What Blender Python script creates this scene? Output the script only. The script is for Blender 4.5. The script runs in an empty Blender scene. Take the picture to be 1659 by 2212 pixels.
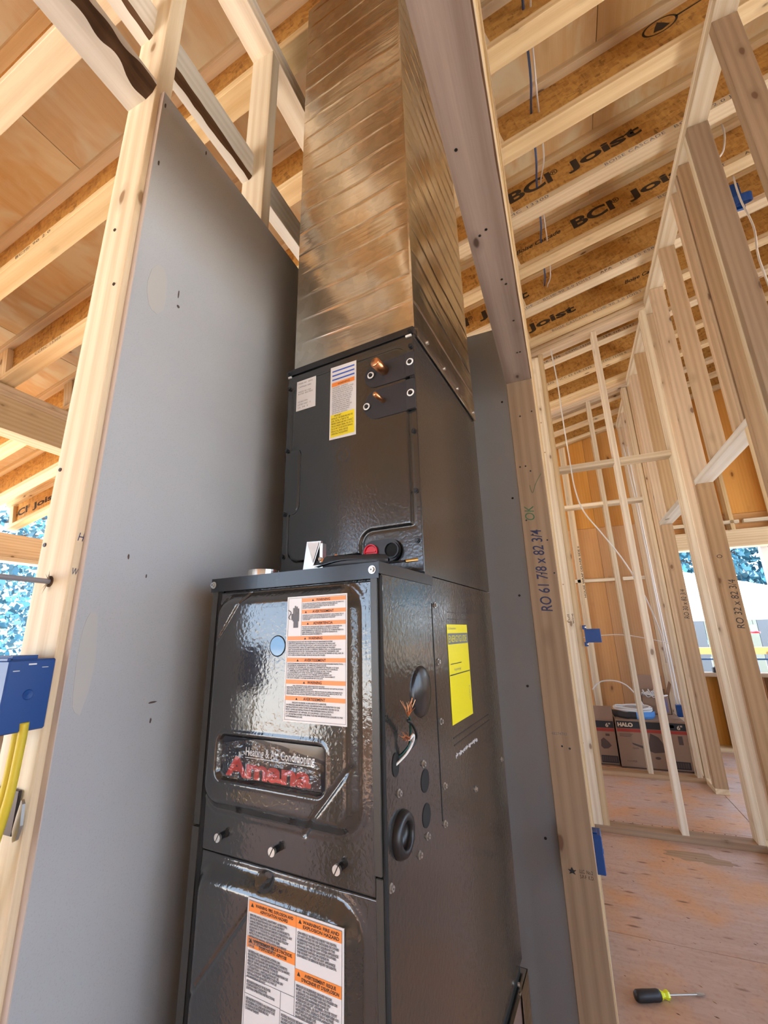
import bpy, math, random
from mathutils import Matrix, Vector, noise

# ---------------------------------------------------------------- camera, world, sun, exposure
sc = bpy.context.scene
col = sc.collection
cam = bpy.data.objects.new('camera', bpy.data.cameras.new('camera'))
col.objects.link(cam)
cam.data.sensor_fit = 'HORIZONTAL'
cam.data.sensor_width = 36.0
cam.data.lens = 921.62 / 1659 * 36.0
cam.data.clip_start = 0.02
cam.data.clip_end = 300
_yaw, _pit, _rol = math.radians(-22.5045), math.radians(15.8164), math.radians(-1.3388)
_f = Vector((math.sin(_yaw) * math.cos(_pit), math.cos(_yaw) * math.cos(_pit), math.sin(_pit)))
_r = Vector((math.cos(_yaw), -math.sin(_yaw), 0))
_u = _r.cross(_f)
_r2 = math.cos(_rol) * _r + math.sin(_rol) * _u
_u2 = -math.sin(_rol) * _r + math.cos(_rol) * _u
CAMH = 1.23
cam.matrix_world = Matrix(((_r2.x, _u2.x, -_f.x, 0), (_r2.y, _u2.y, -_f.y, 0), (_r2.z, _u2.z, -_f.z, CAMH), (0, 0, 0, 1)))
sc.camera = cam

wd = bpy.data.worlds.new('sky')
sc.world = wd
wd.use_nodes = True
_nt = wd.node_tree
_bg = _nt.nodes['Background']
_sky = _nt.nodes.new('ShaderNodeTexSky')
_sky.sky_type = 'HOSEK_WILKIE'
_sky.turbidity = 3.0
_sky.ground_albedo = 0.45
_sky.sun_direction = Vector((-0.45, -0.35, 0.82)).normalized()
_mixn = _nt.nodes.new('ShaderNodeMix')
_mixn.data_type = 'RGBA'
_mixn.inputs[0].default_value = 0.55
_nt.links.new(_sky.outputs[0], _mixn.inputs[6])
_mixn.inputs[7].default_value = (0.62, 0.80, 1.05, 1)
_nt.links.new(_mixn.outputs[2], _bg.inputs['Color'])
_bg.inputs['Strength'].default_value = 4.6

sun = bpy.data.objects.new('sun', bpy.data.lights.new('sun', 'SUN'))
col.objects.link(sun)
sun.data.energy = 15.0
sun.data.angle = math.radians(1.0)
sun.data.color = (1.0, 0.94, 0.85)
sun.rotation_euler = Vector((-0.42, -0.30, 0.86)).to_track_quat('Z', 'Y').to_euler()

sc.view_settings.view_transform = 'Standard'
sc.view_settings.look = 'None'
sc.view_settings.gamma = 1.0
sc.view_settings.use_curve_mapping = False
sc.view_settings.exposure = 1.12
cy = sc.cycles
cy.use_denoising = True
cy.max_bounces = 9
cy.diffuse_bounces = 5
cy.glossy_bounces = 4
cy.transmission_bounces = 5
cy.transparent_max_bounces = 8
cy.sample_clamp_indirect = 6
cy.caustics_reflective = False
cy.caustics_refractive = False
cy.use_adaptive_sampling = True
cy.adaptive_threshold = 0.035

rnd = random.Random(7)

# ---------------------------------------------------------------- materials
class NT:
    def __init__(s, name):
        m = bpy.data.materials.new(name); m.use_nodes = True
        s.m = m; s.t = m.node_tree; s.b = s.t.nodes['Principled BSDF']
    def n(s, typ, **kw):
        nd = s.t.nodes.new(typ)
        for k, v in kw.items():
            if k.startswith('i_'):
                key = k[2:]
                nd.inputs[int(key) if key.isdigit() else key.replace('_', ' ')].default_value = v
            else: setattr(nd, k, v)
        return nd
    def l(s, a, b): s.t.links.new(a, b)
    def ramp(s, fac, stops):
        r = s.n('ShaderNodeValToRGB'); e = r.color_ramp.elements
        while len(e) < len(stops): e.new(0.5)
        for i, (p, c) in enumerate(stops):
            e[i].position = p; e[i].color = (c[0], c[1], c[2], 1)
        s.l(fac, r.inputs[0]); return r.outputs[0]
    def mix(s, fac, a, b, mode='MIX'):
        m = s.n('ShaderNodeMix', data_type='RGBA', blend_type=mode)
        for v, i in ((fac, 0), (a, 6), (b, 7)):
            if hasattr(v, 'is_linked'): s.l(v, m.inputs[i])
            else: m.inputs[i].default_value = v if i == 0 else (v[0], v[1], v[2], 1)
        return m.outputs[2]
    def math(s, op, a, b=0.0):
        m = s.n('ShaderNodeMath', operation=op)
        for v, i in ((a, 0), (b, 1)):
            if hasattr(v, 'is_linked'): s.l(v, m.inputs[i])
            else: m.inputs[i].default_value = v
        return m.outputs[0]
    def coords(s, scale=(1, 1, 1), rand=True):
        tc = s.n('ShaderNodeTexCoord'); mp = s.n('ShaderNodeMapping')
        mp.inputs['Scale'].default_value = scale
        if rand:
            oi = s.n('ShaderNodeObjectInfo')
            v = s.n('ShaderNodeVectorMath', operation='SCALE'); v.inputs[0].default_value = (7.3, 3.1, 5.7)
            s.l(oi.outputs['Random'], v.inputs['Scale'])
            a = s.n('ShaderNodeVectorMath', operation='ADD')
            s.l(tc.outputs['Object'], a.inputs[0]); s.l(v.outputs[0], a.inputs[1])
            s.l(a.outputs[0], mp.inputs['Vector'])
        else: s.l(tc.outputs['Object'], mp.inputs['Vector'])
        return mp.outputs[0]
    def bump(s, h, strength, dist=0.001):
        b = s.n('ShaderNodeBump'); b.inputs['Strength'].default_value = strength; b.inputs['Distance'].default_value = dist
        s.l(h, b.inputs['Height']); s.l(b.outputs[0], s.b.inputs['Normal'])

def plain(name, c, rough=0.5, metal=0.0, **kw):
    a = NT(name)
    a.b.inputs['Base Color'].default_value = (c[0], c[1], c[2], 1)
    a.b.inputs['Roughness'].default_value = rough
    a.b.inputs['Metallic'].default_value = metal
    for k, v in kw.items(): a.b.inputs[k.replace('_', ' ')].default_value = v
    v = a.coords((30, 30, 30), False)
    nz = a.n('ShaderNodeTexNoise', i_Scale=4.0, i_Detail=2.0); a.l(v, nz.inputs['Vector'])
    r = a.n('ShaderNodeMapRange'); r.inputs[3].default_value = max(0, rough - .04); r.inputs[4].default_value = min(1, rough + .04)
    a.l(nz.outputs[0], r.inputs[0]); a.l(r.outputs[0], a.b.inputs['Roughness'])
    return a.m

def wood(name, light, dark, knot=(.16, .07, .03), gs=1.0, knots=0.15, kscale=(5.0, 11, 11), var=0.22, rough=0.62, ring=0.16, patch=None):
    a = NT(name)
    v = a.coords((1.3 * gs, 28 * gs, 28 * gs))
    n1 = a.n('ShaderNodeTexNoise', i_Scale=1.6, i_Detail=5.0, i_Roughness=0.6, i_Distortion=0.6); a.l(v, n1.inputs['Vector'])
    vf = a.coords((3.0, 120, 120)); nf = a.n('ShaderNodeTexNoise', i_Scale=1.5, i_Detail=3.0, i_Roughness=0.7); a.l(vf, nf.inputs['Vector'])
    v2 = a.coords((1.0, 7, 7))
    n2 = a.n('ShaderNodeTexNoise', i_Scale=0.9, i_Detail=2.0); a.l(v2, n2.inputs['Vector'])
    w = a.n('ShaderNodeTexWave', wave_type='RINGS', i_Scale=1.3, i_Distortion=3.0, i_Detail=1.5); w.rings_direction = 'X'
    v3 = a.coords((0.22, 9, 9)); a.l(v3, w.inputs['Vector'])
    g = a.math('ADD', a.math('ADD', a.math('MULTIPLY', n1.outputs[0], 0.27), a.math('MULTIPLY', nf.outputs[0], 0.25)), a.math('MULTIPLY', w.outputs[0], ring))
    g = a.math('ADD', g, a.math('MULTIPLY', n2.outputs[0], 0.55 - ring))
    c = a.ramp(g, [(0.34, dark), (0.66, light)])
    if patch:
        vp = a.coords((1.6, 2.6, 2.6)); npn = a.n('ShaderNodeTexNoise', i_Scale=1.5, i_Detail=3.0, i_Distortion=1.5); a.l(vp, npn.inputs['Vector'])
        c = a.mix(a.ramp(npn.outputs[0], [(.44, (0, 0, 0)), (.62, (.85, .85, .85))]), c, patch)
    vk = a.coords(kscale)
    vo = a.n('ShaderNodeTexVoronoi', i_Scale=1.0); nk = a.n('ShaderNodeTexNoise', i_Scale=2.5, i_Detail=2.0); a.l(vk, nk.inputs['Vector'])
    vd = a.n('ShaderNodeVectorMath', operation='MULTIPLY_ADD'); vd.inputs[1].default_value = (.14, .14, .14); a.l(nk.outputs['Color'], vd.inputs[0]); a.l(vk, vd.inputs[2]); a.l(vd.outputs[0], vo.inputs['Vector'])
    kf = a.ramp(vo.outputs['Distance'], [(knots * .55, (1, 1, 1)), (knots * .8, (0, 0, 0))])
    hk = a.ramp(vo.outputs['Distance'], [(knots * .8, (1, 1, 1)), (knots * 1.7, (0, 0, 0))])
    spk = a.n('ShaderNodeSeparateColor'); a.l(vo.outputs['Color'], spk.inputs[0]); gk = a.math('GREATER_THAN', spk.outputs[0], .45)
    kf = a.math('MULTIPLY', kf, gk); hk = a.math('MULTIPLY', hk, gk)
    c = a.mix(a.math('MULTIPLY', hk, 0.35), c, tuple(x * .62 for x in dark))
    c = a.mix(a.math('MULTIPLY', kf, 0.85), c, knot)
    oi = a.n('ShaderNodeObjectInfo')
    hs = a.n('ShaderNodeHueSaturation')
    mr = a.n('ShaderNodeMapRange'); mr.inputs[3].default_value = 1 - var; mr.inputs[4].default_value = 1 + var * .5
    a.l(oi.outputs['Random'], mr.inputs[0]); a.l(mr.outputs[0], hs.inputs['Value'])
    r7 = a.math('FRACT', a.math('MULTIPLY', oi.outputs['Random'], 37.7))
    ms = a.n('ShaderNodeMapRange'); ms.inputs[3].default_value = 0.82; ms.inputs[4].default_value = 1.12
    a.l(r7, ms.inputs[0]); a.l(ms.outputs[0], hs.inputs['Saturation'])
    a.l(c, hs.inputs['Color']); a.l(hs.outputs[0], a.b.inputs['Base Color'])
    a.b.inputs['Roughness'].default_value = rough
    a.b.inputs['Specular IOR Level'].default_value = 0.3
    a.bump(n1.outputs[0], 0.35, 0.0008)
    return a.m

def osb(name, cols, k=1.0):
    a = NT(name)
    v = a.coords((26 * k, 62 * k, 62 * k))
    nz = a.n('ShaderNodeTexNoise', i_Scale=0.6, i_Detail=2.0); a.l(v, nz.inputs['Vector'])
    ad = a.n('ShaderNodeVectorMath', operation='MULTIPLY_ADD'); ad.inputs[1].default_value = (2.6, 2.6, 2.6)
    a.l(nz.outputs['Color'], ad.inputs[0]); a.l(v, ad.inputs[2])
    vo = a.n('ShaderNodeTexVoronoi', i_Scale=1.0, i_Randomness=1.0); a.l(ad.outputs[0], vo.inputs['Vector'])
    sp = a.n('ShaderNodeSeparateColor'); a.l(vo.outputs['Color'], sp.inputs[0])
    v2 = a.coords((95 * k, 24 * k, 24 * k))
    vo2 = a.n('ShaderNodeTexVoronoi', i_Scale=1.0); a.l(v2, vo2.inputs['Vector'])
    sp2 = a.n('ShaderNodeSeparateColor'); a.l(vo2.outputs['Color'], sp2.inputs[0])
    f = a.math('ADD', a.math('MULTIPLY', sp.outputs[0], 0.6), a.math('MULTIPLY', sp2.outputs[0], 0.4))
    c = a.ramp(f, [(0.06, tuple(x * .6 for x in cols[1])), (0.25, cols[1]), (0.75, cols[0])])
    v3 = a.coords((2, 3, 3)); n3 = a.n('ShaderNodeTexNoise', i_Scale=1.0, i_Detail=3.0); a.l(v3, n3.inputs['Vector'])
    c = a.mix(a.math('MULTIPLY', n3.outputs[0], 0.35), c, tuple(x * .6 for x in cols[1]))
    a.l(c, a.b.inputs['Base Color']); a.b.inputs['Roughness'].default_value = 0.7
    a.bump(f, 0.3, 0.001)
    return a.m

M = {}
M['stud'] = wood('spruce_lumber', (.75, .585, .365), (.58, .40, .21))
M['stud_pale'] = wood('pale_lumber', (.81, .71, .54), (.62, .47, .30), knot=(.25, .14, .07))
M['stud_brown'] = wood('brown_lumber', (.43, .285, .165), (.30, .185, .10))
M['stud_shaded'] = wood('shaded_lumber', (.60, .43, .265), (.44, .295, .165))  # darker copy of the spruce, hall wall shade put into its colour
M['stud_shade_grey'] = wood('shaded_grey_lumber', (.46, .38, .33), (.28, .215, .18), knot=(.07, .04, .03), gs=.6, knots=.12)  # shade under the opening header put into a darker, greyer wood colour
M['white_wood'] = wood('bleached_lumber', (.80, .76, .68), (.62, .56, .47), knot=(.2, .13, .08))
M['flange'] = wood('joist_flange_lumber', (.83, .66, .41), (.68, .48, .26), var=.12)
M['plate'] = wood('top_plate_lumber', (.74, .58, .40), (.56, .40, .25))
M['ply'] = wood('fir_plywood', (.76, .42, .15), (.60, .28, .08), knot=(.24, .09, .03), gs=.22, knots=.10, kscale=(2.4, 5, 5), var=.1, ring=.06)
M['ply_pale'] = wood('roof_plywood', (.80, .62, .37), (.70, .44, .19), knot=(.25, .12, .06), gs=.2, knots=.11, kscale=(2.2, 5, 5), var=.12, ring=.05, patch=(.84, .76, .55))
M['osb'] = osb('oriented_strand_board', [(.68, .38, .10), (.50, .25, .06), (.24, .11, .025)])
M['osb_dark'] = osb('oriented_strand_edge', [(.5, .36, .24), (.4, .28, .18), (.2, .12, .08)])
M['bark'] = wood('bark_wane', (.16, .085, .04), (.05, .022, .01), gs=.8, var=.1, rough=.9)

def floor_mat():
    a = NT('plywood_subfloor')
    v = a.coords((2, 14, 14)); n1 = a.n('ShaderNodeTexNoise', i_Scale=2.0, i_Detail=6.0, i_Distortion=1.2); a.l(v, n1.inputs['Vector'])
    c = a.ramp(n1.outputs[0], [(.25, (.46, .32, .26)), (.75, (.57, .43, .37))])
    v2 = a.coords((3, 3, 3)); n2 = a.n('ShaderNodeTexNoise', i_Scale=1.2, i_Detail=4.0); a.l(v2, n2.inputs['Vector'])
    c = a.mix(a.ramp(n2.outputs[0], [(.45, (0, 0, 0)), (.62, (.7, .7, .7))]), c, (.62, .32, .14))
    v3 = a.coords((9, 30, 30)); vo = a.n('ShaderNodeTexVoronoi', i_Scale=1.0); a.l(v3, vo.inputs['Vector'])
    sp = a.n('ShaderNodeSeparateColor'); a.l(vo.outputs['Color'], sp.inputs[0])
    k = a.math('MULTIPLY', a.ramp(vo.outputs['Distance'], [(.12, (1, 1, 1)), (.3, (0, 0, 0))]), a.math('GREATER_THAN', sp.outputs[0], .8))
    c = a.mix(a.math('MULTIPLY', k, .8), c, (.12, .05, .03))
    n4 = a.n('ShaderNodeTexNoise', i_Scale=60.0, i_Detail=3.0); v4 = a.coords((1, 1, 1)); a.l(v4, n4.inputs['Vector'])
    c = a.mix(a.ramp(n4.outputs[0], [(.5, (0, 0, 0)), (.8, (.5, .5, .5))]), c, (.35, .2, .14))
    a.l(c, a.b.inputs['Base Color']); a.b.inputs['Roughness'].default_value = .55
    a.bump(n1.outputs[0], .3, .001)
    return a.m
M['floor'] = floor_mat()

def drywall_mat():
    a = NT('grey_drywall_paper')
    v = a.coords((1, 1, 1)); n1 = a.n('ShaderNodeTexNoise', i_Scale=2.2, i_Detail=3.0); a.l(v, n1.inputs['Vector'])
    n2 = a.n('ShaderNodeTexNoise', i_Scale=420.0, i_Detail=2.0); a.l(v, n2.inputs['Vector'])
    c = a.ramp(n1.outputs[0], [(.3, (.40, .41, .425)), (.7, (.46, .47, .48))])
    c = a.mix(a.ramp(n2.outputs[0], [(.55, (0, 0, 0)), (.75, (.35, .35, .35))]), c, (.3, .29, .28))
    a.l(c, a.b.inputs['Base Color']); a.b.inputs['Roughness'].default_value = .75
    a.bump(n2.outputs[0], .12, .0005)
    return a.m
M['drywall'] = drywall_mat()
M['dry_edge'] = plain('drywall_edge_paper', (.55, .46, .40), .8)
M['mud'] = plain('joint_compound', (.47, .46, .44), .8)

def paint_mat(name, c, rough=.26, sc_=170.0, st=.55, spec=1.0):
    a = NT(name)
    v = a.coords((1, 1, 1), False)
    n1 = a.n('ShaderNodeTexNoise', i_Scale=sc_, i_Detail=1.5, i_Distortion=1.0); a.l(v, n1.inputs['Vector'])
    vo = a.n('ShaderNodeTexVoronoi', i_Scale=sc_ * 1.1); vo.feature = 'SMOOTH_F1'; a.l(v, vo.inputs['Vector'])
    h = a.math('ADD', a.math('MULTIPLY', n1.outputs[0], .7), a.math('MULTIPLY', vo.outputs['Distance'], .5))
    a.b.inputs['Base Color'].default_value = (*c, 1)
    a.b.inputs['Roughness'].default_value = rough
    a.b.inputs['Specular IOR Level'].default_value = spec
    a.bump(h, st, .0012)
    return a.m
M['paint'] = paint_mat('textured_charcoal_paint', (.032, .030, .028), .12, 130, .30)
M['paint_coil'] = paint_mat('textured_dark_grey_paint', (.017, .018, .018), .20, 150, .28)
M['paint_smooth'] = paint_mat('smooth_black_sheet', (.016, .016, .018), .24, 60, .12, .5)
M['paint_post'] = paint_mat('olive_grey_edge_paint', (.045, .042, .036), .34, 120, .15, .5)
M['gap'] = plain('dark_gap', (.008, .008, .008), .8)
M['black'] = plain('black_plastic', (.012, .012, .014), .35)
M['rubber'] = plain('black_rubber', (.020, .021, .026), .45)
M['badge'] = plain('badge_gloss_black', (.02, .022, .03), .08)
M['white'] = plain('white_plastic', (.85, .85, .84), .4)
M['paper'] = plain('sticker_paper', (.74, .72, .71), .32)
M['yellow'] = plain('yellow_label', (.80, .70, .01), .22)
M['yellow2'] = plain('yellow_sticker_ink', (.86, .70, .02), .4)
M['orange'] = plain('orange_ink', (.90, .27, .05), .35)
M['blueink'] = plain('blue_ink', (.05, .12, .5), .4)
M['ink'] = plain('grey_ink', (.14, .14, .15), .6)
M['blackink'] = plain('black_ink', (.02, .018, .016), .7)
M['jink'] = plain('joist_print_ink', (.045, .03, .02), .8)
M['jink2'] = plain('joist_grey_print', (.16, .16, .2), .8)
M['marker'] = plain('blue_marker', (.03, .035, .10), .6)
M['green'] = plain('green_marker', (.06, .16, .07), .6)
M['red'] = plain('red_logo', (.55, .02, .015), .3)
M['redplug'] = plain('red_plastic_plug', (.75, .01, .03), .3)
M['copper'] = plain('copper', (.78, .36, .17), .3, 1.0)
M['steel'] = plain('zinc_screw', (.60, .59, .56), .36, 1.0)
M['brass'] = plain('brass', (.75, .52, .2), .3, 1.0)
M['darkmetal'] = plain('dark_metal', (.07, .06, .06), .4, .8)
M['cable'] = plain('white_cable', (.72, .70, .68), .5)
M['cableblue'] = plain('blue_cable', (.05, .09, .22), .45)
M['romex'] = plain('yellow_cable', (.68, .52, .04), .45)
M['boxblue'] = plain('blue_outlet_box', (.004, .055, .24), .38)
M['greycable'] = plain('grey_cable', (.22, .21, .23), .5)
M['greengnd'] = plain('green_wire', (.01, .07, .06), .35)
M['card'] = plain('cardboard', (.28, .175, .115), .85)
M['card_in'] = plain('cardboard_inside', (.30, .19, .13), .9)
M['card_blk'] = plain('printed_black', (.02, .018, .02), .7)
M['card_red'] = plain('printed_red', (.33, .035, .02), .7)
M['card_txt'] = plain('printed_cream', (.62, .50, .36), .7)
M['card_dk'] = plain('printed_brown', (.085, .055, .045), .8)
M['foil'] = plain('plastic_wrap_blue', (.10, .32, .75), .25)
M['yellgrip'] = plain('fluorescent_yellow_plastic', (.75, .85, .02), .25)
M['shade_metal'] = plain('shaded_galvanized', (.16, .10, .075), .8)  # galvanized base box, its shadow tone painted as base colour
M['deck'] = plain('deck_wood', (.42, .22, .08), .6)
M['ground'] = plain('pale_ground', (.66, .62, .56), .9)
M['canvas'] = plain('white_canvas', (.55, .62, .68), .7)
M['siding'] = plain('shaded_pale_siding', (.10, .115, .10), .7)  # both siding tones darkened to hold the canopy's shade in their colour
M['siding2'] = plain('shaded_grey_siding', (.045, .055, .07), .7)
M['leaf'] = plain('leaves', (.02, .09, .13), .5)
M['leaf2'] = plain('light_leaves', (.07, .24, .32), .5)
M['tpost'] = plain('painted_white_post', (.9, .9, .9), .5)
M['bluepole'] = plain('blue_pole', (.006, .06, .18), .4)

def galv():
    a = NT('galvanized_sheet_metal')
    v = a.coords((1, 1, 1), False)
    n1 = a.n('ShaderNodeTexNoise', i_Scale=2.5, i_Detail=2.0); a.l(v, n1.inputs['Vector'])
    mp = a.coords((5, 5, 90), False)
    n2 = a.n('ShaderNodeTexNoise', i_Scale=1.0, i_Detail=4.0); a.l(mp, n2.inputs['Vector'])
    vo = a.n('ShaderNodeTexVoronoi', i_Scale=45.0); a.l(v, vo.inputs['Vector'])
    sp = a.n('ShaderNodeSeparateColor'); a.l(vo.outputs['Color'], sp.inputs[0])
    c = a.ramp(sp.outputs[0], [(0, (.58, .54, .47)), (1, (.70, .64, .55))])
    a.l(c, a.b.inputs['Base Color']); a.b.inputs['Metallic'].default_value = 1.0
    r = a.n('ShaderNodeMapRange'); r.inputs[3].default_value = .13; r.inputs[4].default_value = .24
    a.l(n2.outputs[0], r.inputs[0]); a.l(r.outputs[0], a.b.inputs['Roughness'])
    h = a.math('ADD', a.math('MULTIPLY', n1.outputs[0], 1.0), a.math('MULTIPLY', n2.outputs[0], .05))
    a.bump(h, .35, .03)
    return a.m
M['galv'] = galv()
def film():
    a = NT('clear_film')
    tr = a.n('ShaderNodeBsdfTransparent'); gl = a.n('ShaderNodeBsdfGlossy'); gl.inputs['Roughness'].default_value = .04
    lw = a.n('ShaderNodeLayerWeight'); lw.inputs['Blend'].default_value = .45
    v = a.coords((1, 1, 1), False); n = a.n('ShaderNodeTexNoise', i_Scale=70.0, i_Detail=1.0, i_Distortion=2.0); a.l(v, n.inputs['Vector'])
    b = a.n('ShaderNodeBump'); b.inputs['Strength'].default_value = .6; b.inputs['Distance'].default_value = .004
    a.l(n.outputs[0], b.inputs['Height']); a.l(b.outputs[0], gl.inputs['Normal']); a.l(b.outputs[0], lw.inputs['Normal'])
    mx = a.n('ShaderNodeMixShader'); f = a.math('ADD', a.math('MULTIPLY', lw.outputs['Fresnel'], .6), .03)
    a.l(f, mx.inputs[0]); a.l(tr.outputs[0], mx.inputs[1]); a.l(gl.outputs[0], mx.inputs[2])
    a.l(mx.outputs[0], a.t.nodes['Material Output'].inputs['Surface'])
    return a.m
M['film'] = film()
M['lens'] = plain('glass_button', (.12, .3, .55), .05)

# ---------------------------------------------------------------- object helpers
WM = {}
def place(o, world, parent=None):
    WM[o.name] = world.copy()
    if parent is not None:
        o.parent = parent
        o.matrix_parent_inverse = WM[parent.name].inverted()
    o.matrix_basis = world
def mk(name, me, world=Matrix(), parent=None, label=None, cat=None, group=None, kind=None):
    o = bpy.data.objects.new(name, me)
    col.objects.link(o)
    place(o, world, parent)
    if label: o['label'] = label
    if cat: o['category'] = cat
    if group: o['group'] = group
    if kind: o['kind'] = kind
    return o
def root(name, world=Matrix(), **kw): return mk(name, None, world, **kw)

class MB:
    def __init__(s): s.v = []; s.f = []; s.mi = []; s.mats = []
    def mat(s, m):
        if m not in s.mats: s.mats.append(m)
        return s.mats.index(m)
    def add(s, vs, fs, m, T=None):
        b = len(s.v)
        s.v += [tuple(T @ Vector(p)) if T is not None else tuple(p) for p in vs]
        k = s.mat(m)
        for f in fs: s.f.append(tuple(b + i for i in f)); s.mi.append(k)
        return s
    def box(s, x0, x1, y0, y1, z0, z1, m, ch=0.0, T=None):
        if ch <= 0:
            vs = [(x, y, z) for z in (z0, z1) for y in (y0, y1) for x in (x0, x1)]
            fs = [(0, 2, 3, 1), (4, 5, 7, 6), (0, 1, 5, 4), (2, 6, 7, 3), (0, 4, 6, 2), (1, 3, 7, 5)]
            return s.add(vs, fs, m, T)
        cx, cy_, cz = (x0 + x1) / 2, (y0 + y1) / 2, (z0 + z1) / 2
        hx, hy, hz = (x1 - x0) / 2, (y1 - y0) / 2, (z1 - z0) / 2
        vs = []; idx = {}
        for sx in (-1, 1):
            for sy in (-1, 1):
                for sz in (-1, 1):
                    for ax in range(3):
                        p = [sx * hx, sy * hy, sz * hz]
                        for q in range(3):
                            if q != ax: p[q] -= (sx, sy, sz)[q] * ch
                        idx[(sx, sy, sz, ax)] = len(vs); vs.append((p[0] + cx, p[1] + cy_, p[2] + cz))
        fs = []
        def quad(a, b, c, d):
            fs.append((a, b, c, d))
        for ax in range(3):
            o1, o2 = [q for q in range(3) if q != ax]
            for sg in (-1, 1):
                ring = []
                for a_, b_ in ((-1, -1), (1, -1), (1, 1), (-1, 1)):
                    k = [0, 0, 0]; k[ax] = sg; k[o1] = a_; k[o2] = b_
                    ring.append(idx[(*k, ax)])
                fs.append(tuple(ring))
        for ax in range(3):
            o1, o2 = [q for q in range(3) if q != ax]
            for a_ in (-1, 1):
                for b_ in (-1, 1):
                    k0 = [0, 0, 0]; k0[o1] = a_; k0[o2] = b_; k1 = list(k0); k0[ax] = -1; k1[ax] = 1
                    fs.append((idx[(*k0, o1)], idx[(*k1, o1)], idx[(*k1, o2)], idx[(*k0, o2)]))
        for sx in (-1, 1):
            for sy in (-1, 1):
                for sz in (-1, 1):
                    fs.append(tuple(idx[(sx, sy, sz, ax)] for ax in range(3)))
        # orient outward
        c = Vector((cx, cy_, cz)); out = []
        for f in fs:
            p = [Vector(vs[i]) for i in f]
            n = (p[1] - p[0]).cross(p[2] - p[0]); ctr = sum(p, Vector()) / len(p)
            out.append(f if n.dot(ctr - c) > 0 else tuple(reversed(f)))
        return s.add(vs, out, m, T)
    def cyl(s, p0, p1, r0, m, r1=None, n=16, cap=True):
        p0, p1 = Vector(p0), Vector(p1); r1 = r0 if r1 is None else r1
        q = (p1 - p0).to_track_quat('Z', 'Y'); vs = []
        for p, r in ((p0, r0), (p1, r1)):
            for i in range(n):
                a = 2 * math.pi * i / n
                vs.append(p + q @ Vector((r * math.cos(a), r * math.sin(a), 0)))
        fs = [(i, (i + 1) % n, n + (i + 1) % n, n + i) for i in range(n)]
        if cap: fs += [tuple(range(n - 1, -1, -1)), tuple(range(n, 2 * n))]
        return s.add(vs, fs, m)
    def lathe(s, prof, m, T=Matrix(), n=24):
        vs = []; fs = []
        for r, z in prof:
            for i in range(n):
                a = 2 * math.pi * i / n; vs.append((r * math.cos(a), r * math.sin(a), z))
        for j in range(len(prof) - 1):
            for i in range(n):
                k = (i + 1) % n
                fs.append((j * n + i, j * n + k, (j + 1) * n + k, (j + 1) * n + i))
        return s.add(vs, fs, m, T)
    def prism(s, pts, z0, z1, m, T=None):
        n = len(pts)
        vs = [(x, y, z0) for x, y in pts] + [(x, y, z1) for x, y in pts]
        fs = [(i, (i + 1) % n, n + (i + 1) % n, n + i) for i in range(n)] + [tuple(range(n - 1, -1, -1)), tuple(range(n, 2 * n))]
        return s.add(vs, fs, m, T)
    def tube(s, pts, r, m, n=8, sub=6):
        P = [Vector(p) for p in pts]; Q = []
        for i in range(len(P) - 1):
            a, b, c, d = P[max(i - 1, 0)], P[i], P[i + 1], P[min(i + 2, len(P) - 1)]
            for k in range(sub):
                t = k / sub
                Q.append(.5 * ((2 * b) + (c - a) * t + (2 * a - 5 * b + 4 * c - d) * t * t + (3 * b - a - 3 * c + d) * t ** 3))
        Q.append(P[-1]); vs = []; fs = []
        ref = Vector((.31, .17, .93))
        for i, p in enumerate(Q):
            d = (Q[min(i + 1, len(Q) - 1)] - Q[max(i - 1, 0)]).normalized()
            x = d.cross(ref)
            if x.length < .05: x = d.cross(Vector((1, 0, 0)))
            x.normalize(); y = d.cross(x)
            for k in range(n):
                a = 2 * math.pi * k / n; vs.append(p + r * (math.cos(a) * x + math.sin(a) * y))
        for i in range(len(Q) - 1):
            for k in range(n):
                fs.append((i * n + k, i * n + (k + 1) % n, (i + 1) * n + (k + 1) % n, (i + 1) * n + k))
        fs += [tuple(range(n - 1, -1, -1)), tuple(range((len(Q) - 1) * n, len(Q) * n))]
        return s.add(vs, fs, m)
    def mesh(s, name, smooth=False, rec=True):
        me = bpy.data.meshes.new(name)
        me.from_pydata([tuple(v) for v in s.v], [], s.f)
        for m in s.mats: me.materials.append(M[m])
        me.polygons.foreach_set('material_index', s.mi)
        if smooth:
            me.polygons.foreach_set('use_smooth', [True] * len(me.polygons))
        me.update()
        return me
    def obj(s, name, parent=None, world=Matrix(), smooth=False, **kw):
        return mk(name, s.mesh(name, smooth), world, parent, **kw)

_cache = {}
PERM = {0: Matrix(), 1: Matrix(((0, -1, 0, 0), (1, 0, 0, 0), (0, 0, 1, 0), (0, 0, 0, 1))),
        2: Matrix(((0, 0, 1, 0), (0, 1, 0, 0), (-1, 0, 0, 0), (0, 0, 0, 1)))}
PERM[2] = Matrix(((0, 0, -1, 0), (0, 1, 0, 0), (1, 0, 0, 0), (0, 0, 0, 1)))
def board(name, x0, x1, y0, y1, z0, z1, mat, parent, F=Matrix(), ch=.0015, **kw):
    d = (x1 - x0, y1 - y0, z1 - z0)
    ax = d.index(max(d))
    L = d[ax]
    w, t = {0: (d[1], d[2]), 1: (d[0], d[2]), 2: (d[1], d[0])}[ax]
    key = (round(L, 4), round(w, 4), round(t, 4), mat, ch)
    if key not in _cache:
        _cache[key] = MB().box(-L / 2, L / 2, -w / 2, w / 2, -t / 2, t / 2, mat, ch).mesh(name)
    T = Matrix.Translation(((x0 + x1) / 2, (y0 + y1) / 2, (z0 + z1) / 2))
    return mk(name, _cache[key], F @ T @ PERM[ax], parent, **kw)

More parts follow.
